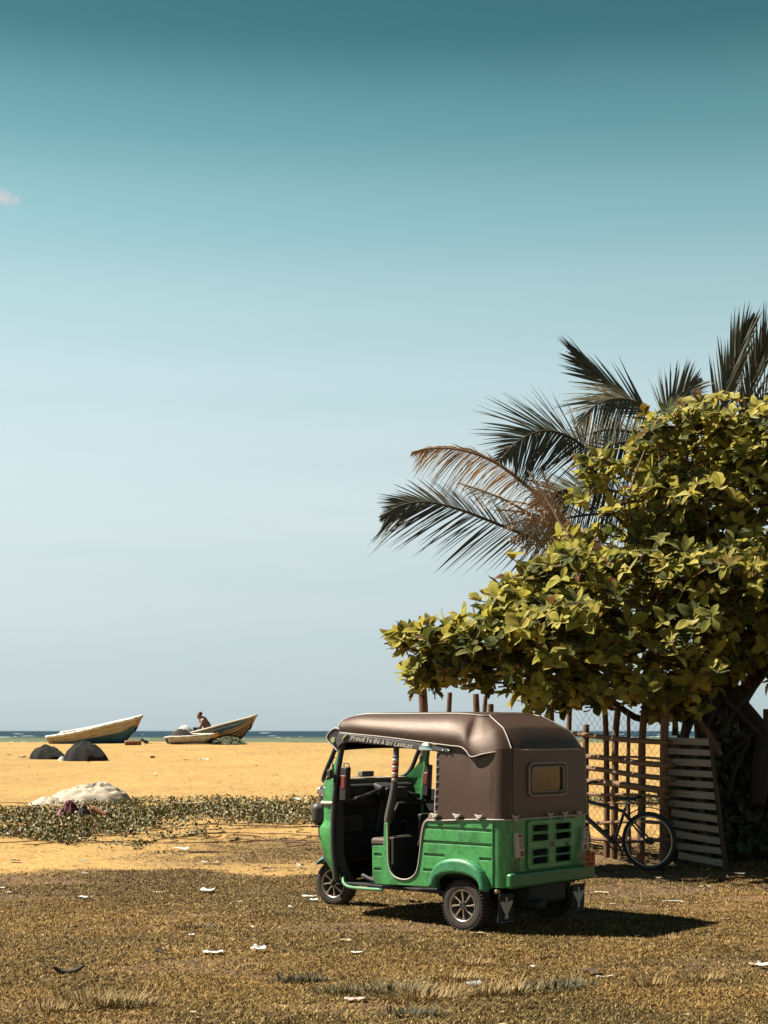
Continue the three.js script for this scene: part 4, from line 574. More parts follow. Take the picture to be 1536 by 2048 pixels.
// ================================================================ palm
{
  const palm = thing('coconut_palm', 'coconut palm with long dark fronds fanning out behind the leafy tree', 'palm tree');
  const R = rng(101);
  part('trunk', limb([onGround(1470, 21.6), rayPoint(1440, 1500, 21.5), rayPoint(1400, 1200, 21.3), rayPoint(1350, 1010, 21)], [0.2, 0.15, 0.13, 0.16], 12, 4), mBark, palm);
  const mFr = M(0.12, 0.115, 0.075, 0.5, { specularIntensity: 0.7 }), mFr2 = M(0.17, 0.145, 0.08, 0.5), mDry = M(0.55, 0.29, 0.1, 0.96, { transmission: 0.35, thickness: 0 }), mDead = M(0.62, 0.42, 0.27, 0.9), mRa = M(0.09, 0.06, 0.03, 0.7);
  function frond(pts, o) { // pts from tip to base
    const C = new THREE.CatmullRomCurve3(pts.map(p => rayPoint(p[0], p[1], p[2] ?? 20.2)).reverse(), false, 'centripetal');
    const ra = Array.from({ length: 25 }, (_, i) => C.getPoint(i / 24)), f = part('frond', limb(ra, ra.map((_, i) => mix(0.03, 0.005, i / 24)), 6), o.m ?? mRa, palm);
    const pos = [], idx = [], n = Math.round((o.n ?? 60) * 1.3);
    for (let i = 0; i < n; i++) for (const s of [1, -1]) {
      if (R() < (o.gap ?? 0.03)) continue;
      const t = mix(o.from ?? 0.12, 0.995, (i + R() * 0.6) / n), p = C.getPoint(t), T = C.getTangent(t).normalize();
      let S = T.clone().cross(V3(0, 1, 0)).normalize(), N = S.clone().cross(T).normalize(); const tw = o.twist ?? 1.1; const A = S.clone().multiplyScalar(Math.cos(tw)).addScaledVector(N, Math.sin(tw)); const B = T.clone().cross(A);
      const prof = Math.pow(Math.sin(Math.PI * mix(0.2, 0.95, t)), 0.8) * (1 - 0.6 * smooth(0.7, 1, t)), L = (s > 0 ? o.up : o.down) * prof * (0.7 + R() * 0.45), lean = mix(o.lean0 ?? 1.15, o.lean1 ?? 0.35, t) + (R() - 0.5) * 0.16;
      const dir = T.clone().multiplyScalar(Math.cos(lean)).addScaledVector(A, s * Math.sin(lean)).addScaledVector(B, 0.22 + (R() - 0.5) * 0.16).normalize(), droop = (o.droop ?? 0.2) * (0.5 + R());
      const W = (o.w ?? 0.021) * 0.54 * (0.6 + R() * 0.7); const wd = dir.clone().cross(B).add(B.clone().multiplyScalar((R() - 0.5) * 1.2)).normalize();
      const segs = 4, b0 = pos.length / 3;
      for (let k = 0; k <= segs; k++) { const u = k / segs, q = p.clone().addScaledVector(dir, L * u); q.y -= droop * L * u * u; const ww = W * (u < 0.25 ? 0.6 + u * 1.6 : 1 - Math.pow((u - 0.25) / 0.75, 1.6)) + 0.0008; const c = q.clone().addScaledVector(B, 0.25 * ww); for (const e of [-1, 1]) { const z = q.clone().addScaledVector(wd, e * ww); pos.push(z.x, z.y, z.z); } pos.push(c.x, c.y, c.z); }
      for (let k = 0; k < segs; k++) { const a = b0 + k * 3; idx.push(a, a + 2, a + 3, a + 2, a + 5, a + 3, a + 2, a + 1, a + 5, a + 1, a + 4, a + 5); }
    }
    const g = new THREE.BufferGeometry(); g.setAttribute('position', new THREE.Float32BufferAttribute(pos, 3)); g.setIndex(idx); g.computeVertexNormals();
    part('leaflet', g, o.lm ?? mFr, f).userData.kind = 'stuff'; return f;
  }
  frond([[764, 1033, 19.4], [800, 1012, 19.5], [850, 1004, 19.6], [915, 1018, 19.7], [1000, 1050, 19.9], [1090, 1085, 20.1], [1220, 1120, 20.6]], { up: 0.62, down: 1.0, twist: 1.25, n: 78, lean0: 1.2, lean1: 0.3, droop: 0.08, w: 0.019 });
  tag(frond([[824, 904, 19.6], [870, 896, 19.7], [930, 902, 19.8], [990, 925, 20], [1045, 965, 20.2], [1150, 1060, 20.6]], { up: 0.3, down: 0.62, twist: 1.35, n: 70, droop: 0.5, lean0: 1.2, lean1: 0.3, lm: mDry, m: mDry, w: 0.014 }), 'dry orange-brown frond');
  frond([[915, 965, 19.8], [960, 980, 19.9], [1020, 1005, 20], [1090, 1050, 20.3], [1160, 1090, 20.6]], { up: 0.25, down: 0.35, n: 36, droop: 0.3, lm: mDead, m: mDead, w: 0.012, gap: 0.3 });
  frond([[998, 922, 19.6], [1040, 880, 19.7], [1090, 862, 19.9], [1140, 875, 20.1], [1200, 920, 20.3], [1320, 1000, 20.8]], { up: 1.0, down: 0.95, twist: 1.15, n: 66, lean0: 1.35, lean1: 0.55, droop: 0.08, w: 0.022, from: 0.25 });
  frond([[1155, 848, 19.6], [1185, 815, 19.6], [1230, 798, 19.8], [1270, 805, 20], [1310, 840, 20.3], [1370, 930, 20.8]], { up: 0.8, down: 0.85, twist: 0.9, n: 60, lean0: 1.3, lean1: 0.5, droop: 0.16, w: 0.02, lm: mFr2, from: 0.2 });
  frond([[1140, 698, 20.2], [1180, 735, 20.3], [1225, 778, 20.5], [1290, 825, 20.7], [1370, 930, 21]], { up: 0.85, down: 0.7, twist: 1.4, n: 44, lean0: 0.8, lean1: 0.1, droop: 0.02, w: 0.028, from: 0.2, gap: 0.1 });
  frond([[1400, 760, 20.4], [1360, 790, 20.5], [1330, 830, 20.6], [1340, 930, 21]], { up: 0.6, down: 0.55, twist: 1.5, n: 40, lean0: 0.9, lean1: 0.3, droop: 0.0, w: 0.024, from: 0.25 });
  frond([[1506, 632, 20.8], [1480, 700, 20.8], [1455, 770, 20.9], [1432, 850, 21], [1400, 960, 21.1]], { up: 0.85, down: 0.8, twist: 1.5, n: 40, lean0: 0.5, lean1: 0.06, droop: -0.03, w: 0.034, from: 0.25, gap: 0.15 });
  frond([[1560, 630, 20.8], [1530, 700, 20.9], [1505, 770, 21], [1480, 860, 21.1], [1420, 970, 21.2]], { up: 0.85, down: 0.8, twist: 1.5, n: 40, lean0: 0.5, lean1: 0.08, droop: -0.03, w: 0.032, from: 0.25, gap: 0.15 });
  frond([[1640, 930, 20.2], [1580, 890, 20.4], [1510, 890, 20.7], [1440, 930, 21], [1400, 980, 21.1]], { up: 0.6, down: 0.9, twist: 1.1, n: 56, droop: 0.3 });
  frond([[1620, 760, 20.8], [1570, 760, 20.9], [1500, 830, 21], [1420, 950, 21.2]], { up: 0.6, down: 0.6, twist: 1.2, n: 50, droop: 0.1 });
  frond([[1160, 945, 20], [1190, 905, 20.1], [1250, 885, 20.3], [1310, 905, 20.6], [1370, 970, 20.9]], { up: 0.5, down: 0.9, twist: 1.1, n: 56, droop: 0.1, lean0: 1.4, lean1: 0.6, w: 0.022 });
  frond([[1060, 1010, 20.4], [1110, 985, 20.5], [1170, 975, 20.6], [1240, 985, 20.8], [1330, 1020, 21]], { up: 0.55, down: 0.75, twist: 1.1, n: 56, droop: 0.05, lean0: 1.5, lean1: 0.7, w: 0.022 });
  frond([[1020, 1085, 20.3], [1090, 1050, 20.4], [1170, 1030, 20.5], [1250, 1030, 20.7], [1330, 1030, 21]], { up: 0.6, down: 0.6, twist: 1.1, n: 50, droop: 0.1, lean0: 1.5, lean1: 0.8, w: 0.02, gap: 0.12 });
  frond([[1110, 900, 20.4], [1170, 870, 20.5], [1240, 860, 20.6], [1310, 890, 20.8], [1370, 960, 21]], { up: 0.5, down: 1.0, twist: 1.0, n: 56, droop: 0.05, lean0: 1.6, lean1: 1.0, w: 0.022 });
  // dead, broken fronds hanging in a tangle
  for (const [p, k] of [[[[1010, 1050], [1070, 1040], [1130, 1065], [1210, 1110]], 1], [[[1050, 930], [1075, 975], [1105, 1030], [1140, 1070]], 2], [[[1000, 1000], [1060, 1010], [1110, 1045], [1170, 1085]], 3], [[[1040, 1095], [1100, 1085], [1160, 1095], [1230, 1120]], 4], [[[1090, 1000], [1110, 1030], [1140, 1070], [1200, 1100]], 5], [[[1060, 965], [1090, 1010], [1130, 1055], [1190, 1090]], 1.5], [[[985, 1020], [1050, 1025], [1120, 1050], [1200, 1090]], 2.4], [[[1020, 1075], [1080, 1065], [1140, 1080], [1220, 1110]], 0.6], [[[1085, 940], [1100, 985], [1125, 1040], [1170, 1085]], 2.7]]) frond(p.map((q, i) => [...q, 19.7 + 0.2 * i]), { up: 0.38, down: 0.42, n: 34, gap: 0.3, droop: 0.7, twist: k * 1.1, lm: mDead, m: mDead, w: 0.013 });
}

// ================================================================ beach: boats, people, heaps
function boat(name, label, o) {
  const b = thing(name, label, 'boat', o.pos, o.turn); b.rotation.order = 'YZX'; b.rotation.z = o.pitch; b.rotation.x = o.roll;
  const L = o.L, B = o.B, half = t => B * (0.78 + 0.22 * Math.sin(Math.PI * Math.min(1, t * 1.1))) * (1 - (1 - (o.blunt ?? 0.16)) * smooth(0.55, 1, t) ** 1.3), sheer = t => o.h0 + (o.h1 - o.h0) * t ** 1.7, keel = t => 0.02 + 0.42 * o.h1 * smooth(0.78, 1, t) ** 2, X = (t, w) => t * L + (o.rake ?? 0.35) * w * smooth(0.7, 1, t);
  const hp = (t, w, s, off = 0) => V3(X(t, w), mix(keel(t), sheer(t), w), s * Math.max(0.01, (half(t) - off) * Math.pow(w, 0.42)));
  const P = (n, g, m, par = b) => part(n, g, m, par), both = f => [f(1), f(-1)];
  for (const s of [1, -1]) P('hull_side', surf(36, 10, (u, v) => hp(u, v * o.band, s)), o.mHull);
  for (const s of [1, -1]) P('topside', surf(36, 6, (u, v) => hp(u, mix(o.band, 1, v), s, -0.015)), o.mTop);
  for (const s of [1, -1]) P('inner_hull', surf(30, 8, (u, v) => hp(u * 0.985, mix(0.25, 0.99, v), s, 0.05)), o.mIn);
  P('transom', surf(8, 8, (u, v) => { const s = (u - 0.5) * 2; return V3(0.0, mix(keel(0), sheer(0), v), s * half(0) * Math.pow(v, 0.42)); }), o.mTop);
  P('floor', surf(20, 4, (u, v) => V3(mix(0.05, 0.9 * L, u), mix(keel(u * .9), sheer(u * .9), 0.3), (v - 0.5) * 2 * half(u * 0.9) * 0.55)), o.mIn);
  P('gunwale', both(s => limb(Array.from({ length: 31 }, (_, i) => hp(i / 30, 1, s).add(V3(0, 0.01, 0.015 * s))), o.gun ?? 0.05, 7)).concat([limb([hp(1, 1, 1), hp(1, 1, 0).add(V3(0.06, 0.02, 0)), hp(1, 1, -1)], 0.05, 7, 3)]), o.mGun);
  P('bow_cap', surf(10, 8, (u, v) => { const s = (u - 0.5) * 2; return hp(1, mix(0.35, 1, v), Math.sign(s) || 1).multiply(V3(1, 1, Math.abs(s))).add(V3(0.08 * (1 - s * s) * v, 0, 0)); }), o.mBow);
  P('foredeck', surf(10, 6, (u, v) => { const t = mix(0.74, 0.99, u); return V3(X(t, 1), sheer(t) - 0.05 + 0.03 * Math.sin(Math.PI * v), (v - 0.5) * 2 * half(t) * 0.96); }), o.mIn);
  for (const t of [0.12, 0.36, 0.58]) P('thwart', box(0.2, 0.04, half(t) * 1.9, t * L, sheer(t) - 0.12, 0, 0.01), o.mGun);
  return { b, hp, P, sheer, half, L };
}
{
  const cream = M(0.62, 0.5, 0.35, 0.75, { map: rep(mottle, 2) }), white = M(0.85, 0.8, 0.7, 0.7, { map: rep(mottle, 2) });
  const p = onGround(112, 69); p.y -= 0.32;
  const A = boat('fishing_boat', 'cream and blue fishing boat on the crest of the sand, leftmost of the two', { pos: p, turn: -0.38, pitch: 0.09, roll: 0.16, L: 4.3, B: 0.74, h0: 0.72, h1: 1.12, band: 0.55, blunt: 0.42, gun: 0.075, mHull: M(0.04, 0.15, 0.24, 0.6, { map: rep(mottle, 2) }), mTop: cream, mIn: M(0.2, 0.09, 0.05, 0.8, { map: rep(mottle, 2) }), mGun: white, mBow: M(0.55, 0.24, 0.1, 0.7) });
  [0.46, 0.4, 0.34, 0.28].forEach((w, i) => A.P('stripe', surf(10, 1, (u, v) => A.hp(mix(0.1 + 0.02 * i, 0.42, u), w + u * 0.08 + v * 0.03, 1, -0.02)), M(0.42, 0.5, 0.5, 0.7)));
  A.P('rope_coil', [0, 1, 2].map(i => new THREE.TorusGeometry(0.12, 0.035, 6, 16).rotateX(1.4).translate(0.5 + i * 0.15, 0.75 + i * 0.03, 0.35)), white);
  const q = onGround(345, 67); q.y -= 0.3;
  const C = boat('painted_boat', 'dark blue boat with orange stripes on the sand, a person sitting in it', { pos: q, turn: -0.36, pitch: 0.12, roll: 0.12, L: 3.95, B: 0.66, h0: 0.62, h1: 1.02, band: 0.55, blunt: 0.26, mHull: M(0.05, 0.05, 0.06, 0.6, { map: rep(mottle, 2) }), mTop: M(0.04, 0.14, 0.25, 0.6, { map: rep(mottle, 2) }), mIn: M(0.25, 0.2, 0.14, 0.8), mGun: M(0.6, 0.52, 0.4, 0.7), mBow: M(0.6, 0.33, 0.1, 0.7) });
  const orange = M(0.95, 0.5, 0.12, 0.7);
  for (let i = 0; i < 5; i++) C.P('painted_stripe', surf(12, 1, (u, v) => C.hp(mix(0.72 + 0.04 * i, 0.985, u), 0.60 - 0.1 * i + u * 0.13 - 0.02 * i + v * 0.035, 1, -0.022)), orange);
  C.P('painted_stripe', surf(20, 1, (u, v) => C.hp(mix(0.35, 0.985, u), 0.30 + u * 0.36 + v * 0.028, 1, -0.022)), orange);
  C.P('painted_emblem', surf(6, 4, (u, v) => C.hp(mix(0.55, 0.68, u), 0.5 + (v - 0.5) * 0.3 * Math.sin(Math.PI * u) + u * 0.1, 1, -0.024)), orange);
  for (const q of [surf(20, 1, (u, v) => C.hp(mix(0.5, 1, u), 0.83 + v * 0.05, 1, -0.03)), surf(16, 1, (u, v) => C.hp(mix(0.1, 0.62, u), 0.55 + u * 0.14 + v * 0.06, 1, -0.03))]) C.P('light_band', q, M(0.4, 0.55, 0.6, 0.7));
  // cloth and crate in the stern
  const wb = (x, y, z) => C.b.localToWorld(V3(x, y, z)); C.b.updateMatrixWorld(true);
  const cl = part('white_cloth', surf(14, 10, (u, v) => { const a = u * 6.283, r = v; return [0.42 * r * Math.cos(a), 0.36 * (1 - r * r) + 0.05 * fbm(u * 8, v * 4, 3, 3, 8), 0.25 * r * Math.sin(a)]; }), mPaper, scene); cl.position.copy(wb(0.75, 0.66, 0.0)); tag(cl, 'white cloth bundle heaped in the stern of the dark blue boat', 'cloth');
  const cr = part('green_crate', box(0.34, 0.26, 0.3, 0, 0.13, 0, 0.03), M(0.03, 0.1, 0.1, 0.6), scene); cr.position.copy(wb(1.35, 0.62, 0)); tag(cr, 'dark green box in the dark blue boat beside the white cloth', 'box');
  // person sitting in the boat, leaning forward
  {
    const g = thing('person', 'bare-chested person with dark hair sitting bent forward in the dark blue boat', 'person', wb(1.95, 0.64, -0.05), 0.2); g.scale.setScalar(1.12); g.rotation.z = 0.3; g.position.y -= 0.07;
    const bones = [[[0, 0.1, 0], [-0.02, 0.3, 0], 0.15, 0.14], [[-0.02, 0.3, 0], [-0.1, 0.52, 0], 0.14, 0.16], [[-0.1, 0.52, 0], [-0.16, 0.64, 0], 0.07, 0.055], [[-0.11, 0.52, 0.17], [-0.3, 0.32, 0.2], 0.055, 0.045], [[-0.3, 0.32, 0.2], [-0.42, 0.08, 0.14], 0.042, 0.032], [[-0.11, 0.52, -0.17], [-0.26, 0.3, -0.2], 0.055, 0.045], [[-0.26, 0.3, -0.2], [-0.42, 0.14, -0.12], 0.042, 0.032], [[-0.42, 0.08, 0.14], [-0.47, 0.02, 0.13], 0.034, 0.022], [[-0.42, 0.14, -0.12], [-0.48, 0.08, -0.1], 0.034, 0.022], [[0, 0.08, 0.09], [-0.42, 0.16, 0.12], 0.09, 0.07], [[0, 0.08, -0.09], [-0.42, 0.16, -0.12], 0.09, 0.07], [[-0.42, 0.16, 0.12], [-0.46, -0.22, 0.12], 0.06, 0.04], [[-0.42, 0.16, -0.12], [-0.46, -0.22, -0.12], 0.06, 0.04], [[-0.11, 0.52, -0.15], [-0.11, 0.52, 0.15], 0.065, 0.065], [[-0.19, 0.7, 0], [-0.175, 0.78, 0], 0.082, 0.098], [[-0.26, 0.71, 0], [-0.285, 0.695, 0], 0.02, 0.016]];
    const n = 76, mc = new MarchingCubes(n, new THREE.MeshBasicMaterial(), false, false, 60000), S = 0.62, c0 = V3(-0.15, 0.3, 0), d = V3(), e = V3(), pa = V3();
    for (let z = 0; z < n; z++) for (let y = 0; y < n; y++) for (let x = 0; x < n; x++) {
      pa.set((x / n * 2 - 1) * S + c0.x, (y / n * 2 - 1) * S + c0.y, (z / n * 2 - 1) * S + c0.z); let s = 0;
      for (const [a, b, r0, r1] of bones) { d.set(b[0] - a[0], b[1] - a[1], b[2] - a[2]); e.set(pa.x - a[0], pa.y - a[1], pa.z - a[2]); const t = Math.max(0, Math.min(1, e.dot(d) / d.lengthSq())); const dist = e.addScaledVector(d, -t).length() - mix(r0, r1, t); s += Math.exp(-dist * 45); }
      mc.field[x + y * n + z * n * n] = Math.log(s + 1e-30) / 45;
    }
    mc.isolation = 0; mc.update();
    const gg = new THREE.BufferGeometry(), cnt = mc.count; gg.setAttribute('position', new THREE.BufferAttribute(mc.positionArray.slice(0, cnt * 3), 3)); gg.setAttribute('normal', new THREE.BufferAttribute(mc.normalArray.slice(0, cnt * 3), 3)); gg.scale(S, S, S); gg.translate(c0.x, c0.y, c0.z); 
    part('body', gg, M(0.34, 0.17, 0.1, 0.6), g);
    part('hair', surf(16, 10, (u, v) => { const a = u * 6.283, ph = v * 1.75; return [-0.165 + 0.108 * Math.sin(ph) * Math.cos(a) + 0.02, 0.785 + 0.112 * Math.cos(ph), 0.106 * Math.sin(ph) * Math.sin(a)]; }), M(0.012, 0.01, 0.01, 0.7), g);
    part('shorts', [limb([[0.03, 0.06, 0.09], [-0.3, 0.14, 0.115]], [0.125, 0.1], 12, 4), limb([[0.03, 0.06, -0.09], [-0.3, 0.14, -0.115]], [0.125, 0.1], 12, 4), new THREE.SphereGeometry(0.17, 14, 10).scale(1, 0.85, 1.05).translate(0.01, 0.1, 0)], M(0.12, 0.2, 0.24, 0.8), g);
  }
  // small white boat in front, with its load
  const r = onGround(340, 64.5); r.y -= 0.02;
  const E2 = boat('white_dinghy', 'small white boat lying on the sand in front of the dark blue boat', { pos: r, turn: -0.12, pitch: 0.02, roll: 0.12, L: 1.75, B: 0.36, h0: 0.36, h1: 0.4, band: 0.4, blunt: 0.2, rake: 0.15, mHull: M(0.4, 0.36, 0.3, 0.7), mTop: white, mIn: M(0.25, 0.16, 0.1, 0.8), mGun: white, mBow: M(0.3, 0.2, 0.12, 0.7) });
  const R = rng(33);
  const net = part('fishing_net', surf(20, 12, (u, v) => { const a = u * 6.283, k = 1 - v * v; return [0.55 * v * Math.cos(a), 0.3 * k * (0.8 + 0.5 * fbm(u * 8, v * 3, 3, 9, 8)), 0.26 * v * Math.sin(a)]; }), M(0.05, 0.035, 0.03, 0.9), scene); net.position.copy(r).add(V3(0.5, 0.36, 0.06)); tag(net, 'dark net piled on the small white boat', 'fishing net');
  const gn = thing('green_net_heap', 'heap of pale green fishing net on the sand below the dark blue boat', 'fishing net', onGround(457, 64.5));
  const strands = []; for (let i = 0; i < 260; i++) { const a = R() * 6.28, k = Math.sqrt(R()), x = Math.cos(a) * k * 0.72, z = Math.sin(a) * k * 0.4, y = 0.3 * (1 - k * k); strands.push(limb([[x, y + 0.02, z], [x + (R() - .5) * 0.2, y + 0.06, z + (R() - .5) * 0.2], [x + (R() - .5) * 0.4, Math.max(0, y - 0.05), z + (R() - .5) * 0.3]], 0.013, 4)); }
  part('net_strand', strands, M(0.3, 0.33, 0.2, 0.9), gn).userData.kind = 'stuff';
  part('net_core', surf(24, 8, (u, v) => { const a = u * 6.283, k = 1 - v * v; return [0.75 * v * Math.cos(a), 0.3 * k, 0.4 * v * Math.sin(a)]; }), M(0.12, 0.13, 0.08, 0.95), gn);
  // round log and crow
  const lp = onGround(266, 63); const lg = part('driftwood_log', limb([[-0.34, 0.1, 0.03], [0, 0.11, 0], [0.34, 0.1, -0.02]], [0.1, 0.11, 0.095], 10, 4), M(0.38, 0.17, 0.08, 0.85, { map: barkT }), scene); lg.position.copy(lp); tag(lg, 'short orange-brown log on the sand under the bow of the cream boat', 'log');
  const cw = thing('crow', 'black crow standing on the sand right of the orange log', 'bird', onGround(291, 63)); part('body', [new THREE.SphereGeometry(0.09, 12, 8).scale(1.6, 0.8, 0.8).rotateZ(-0.45).translate(0, 0.15, 0), limb([[-0.1, 0.2, 0], [-0.15, 0.25, 0]], [0.06, 0.045], 8), new THREE.SphereGeometry(0.045, 10, 8).translate(-0.16, 0.25, 0), limb([[-0.19, 0.25, 0], [-0.26, 0.24, 0]], [0.018, 0.004], 6), limb([[0.08, 0.12, 0], [0.26, 0.06, 0]], [0.05, 0.02], 6, 1, 0.3)], mBlack, cw); for (const s of [-1, 1]) part('leg', limb([[0.0, 0.1, 0.03 * s], [0.01, 0.0, 0.035 * s]], 0.007, 5), mBlack, cw);
}
function heap(name, label, cat, pos, w, h, d, seed, m, skew = 0, fold = 0.3, o2) {
  const g = surf(56, 26, (u, v) => { const a = u * 6.283, k = v, prof = Math.pow(Math.max(0, 1 - k * k), o2 ?? 1.15), x = w * k * Math.cos(a), z = d * k * Math.sin(a); const n = fbm(x / w * 3 + seed, z / d * 3 + seed, 4, seed), rdg = Math.abs(fbm(x / w * 5 + 7 * seed, z / d * 5, 3, seed + 3) - 0.5) * 2; return [x + skew * prof * w, h * prof * (0.75 + 0.5 * n) + h * fold * (0.35 - rdg) * (0.25 + prof) * (1 - k ** 6) - 0.02 * k, z + 0.05 * d * Math.sin(a * 9 + seed) * k]; });
  const o = part(name, g, m, scene); o.position.copy(pos); return tag(o, label, cat);
}
{
  const mNet = M(0.009, 0.007, 0.0068, 0.95, { bumpMap: rep(grain, 4), bumpScale: 0.02 });
  heap('black_net_pile', 'rounded pile of black fishing net on the beach, left of its larger twin', 'fishing net', at(96, 1518), 0.62, 0.42, 0.5, 3, mNet, -0.1, 0.15, 0.62);
  heap('black_net_pile', 'larger peaked pile of black fishing net, right one of the pair on the beach', 'fishing net', at(172, 1521), 0.74, 0.56, 0.55, 8, mNet, -0.12, 0.12, 0.66);
  heap('pale_rag', 'pale rag between the two black net piles', 'rag', at(124, 1521), 0.16, 0.13, 0.12, 5, mPaper);
  heap('white_tarpaulin', 'crumpled white tarpaulin heaped over something at the edge of the creeping plants', 'tarpaulin', at(172, 1607), 0.92, 0.34, 0.55, 12, M(0.66, 0.55, 0.41, 0.85, { map: rep(mottle, 2) }), 0.22, 0.32, 0.8);
  heap('tarpaulin_end', 'trailing flat end of white tarpaulin on the sand left of the crumpled heap', 'tarpaulin', at(92, 1608), 0.42, 0.12, 0.25, 15, M(0.66, 0.55, 0.41, 0.85), 0.2, 0.5);
  heap('maroon_cloth', 'maroon cloth lying among the green creeping plants', 'cloth', at(140, 1637).add(V3(0, 0.08, 0)), 0.2, 0.2, 0.15, 21, M(0.13, 0.02, 0.035, 0.9), 0, 0.6);
  heap('pink_cloth', 'pale pink rag beside the maroon cloth among the plants', 'rag', at(124, 1640).add(V3(0, 0.06, 0)), 0.13, 0.12, 0.1, 23, M(0.4, 0.16, 0.17, 0.9), 0, 0.6);
  heap('dark_rag', 'dark rag with white edges between maroon cloth and orange sack', 'rag', at(168, 1637).add(V3(0, 0.07, 0)), 0.13, 0.13, 0.1, 25, M(0.04, 0.03, 0.035, 0.9), 0, 0.7);
  const os = part('orange_sack', limb([[-0.12, 0.16, 0], [0, 0.1, 0], [0.16, 0.03, 0.05]], [0.045, 0.06, 0.05], 9, 4), M(0.3, 0.13, 0.05, 0.9), scene); os.position.copy(at(196, 1640).add(V3(0, 0.04, 0))); tag(os, 'slumped orange-brown sack at the right end of the rags among the plants', 'sack');
}
// ================================================================ creeping plants (beach vines)
{
  const R = rng(55), N = 46000, lg = surf(3, 2, (u, v) => { const w = 0.42 * Math.sin(Math.PI * Math.pow(u, 0.8) * 0.96 + 0.06), s = (v - 0.5) * 2; return [u, Math.abs(s) * w * 0.35 - 0.15 * u * u, s * w]; });
  const im = new THREE.InstancedMesh(lg, M(1, 1, 1, 0.55, { specularIntensity: 0.5 }), N), m = new THREE.Matrix4(), q = new THREE.Quaternion(), cs = [[0.24, 0.22, 0.06], [0.42, 0.37, 0.17], [0.1, 0.115, 0.03], [0.07, 0.085, 0.025], [0.3, 0.18, 0.07]];
  let n = 0, tries = 0;
  const lower = px => px < 30 ? 1676 : px < 130 ? mix(1676, 1694, (px - 30) / 100) : px < 280 ? 1696 : px < 365 ? mix(1694, 1676, (px - 280) / 85) : px < 430 ? mix(1676, 1664, (px - 365) / 65) : px < 560 ? 1662 : px < 660 ? mix(1660, 1644, (px - 560) / 100) : 1640;
  const upper = px => px < 60 ? 1622 : px < 200 ? mix(1620, 1606, (px - 60) / 140) : px < 420 ? 1602 : 1598;
  while (n < N && tries++ < 1.2e6) {
    const D = 17 + R() * 17, x = (R() - 0.52) * D * 0.62, px = 768 + x / D * F, h = ground(x, D), py = HZ - (h - EYE) / D * F;
    let ok = false;
    if (px < 700) { const nn = (fbm(x * 1.4, D * 1.4, 3, 71) - 0.5) * 34; ok = py < lower(px) + nn * 0.7 && py > upper(px) + Math.abs(nn) * 0.25; const bare = fbm(x * 0.8 + 9, D * 0.9, 3, 75) > 0.57 || (Math.hypot((px - 380) / 70, (py - 1650) / 16) < 1 && R() < 0.85) || (Math.hypot((px - 330) / 60, (py - 1667) / 8) < 1); if (bare && R() < 0.93) ok = false; }
    else if (px > 1100 && px < 1420) ok = py < 1614 && py > 1596;
    else ok = py < 1640 && py > 1600 && fbm(x, D, 3, 77) > 0.5;
    if (!ok) { const s = fbm(x * 1.1, D * 1.1, 3, 79); if (!(px < 760 && py > 1596 && py < 1712 && s > 0.68 && R() < 0.04)) continue; }
    const s = 0.022 + R() * R() * 0.055, hh = Math.pow(R(), 1.3) * 0.1 * (0.5 + fbm(x * 2, D * 2, 2, 83)); q.setFromEuler(new THREE.Euler((R() - 0.5) * 1.6, R() * 6.28, 0.5 + R() * 0.9, 'YXZ'));
    m.compose(V3(x, h + hh, -D), q, V3(s, s, s)); im.setMatrixAt(n, m); const c = cs[Math.floor(R() * 5)], v = (0.6 + R() * 0.6); im.setColorAt(n, new THREE.Color().setRGB(c[0] * v, c[1] * v, c[2] * v)); n++;
  }
  const run = []; for (let i = 0; i < 150; i++) { const c = at(R() * 640, 1606 + R() * 84), a = R() * 6.28, L = 0.5 + R() * 1.2, pts = []; for (let k = 0; k <= 5; k++) { const x = c.x + Math.cos(a + 0.5 * Math.sin(k + i)) * L * (k / 5 - 0.5), z = c.z + Math.sin(a + 0.5 * Math.sin(k + i)) * L * (k / 5 - 0.5); pts.push([x, ground(x, -z) + 0.015, z]); } run.push(limb(pts, 0.006, 4, 2)); }
  const rn = part('creeping_runners', run, M(0.2, 0.11, 0.05, 0.9), scene); tag(rn, 'thin brown runners of the creeping beach plants', 'ground cover', null, 'stuff');
  im.count = n; im.name = 'creeping_vines'; tag(im, 'green creeping beach plants covering the sand in a wide band', 'ground cover', null, 'stuff'); scene.add(im);
}
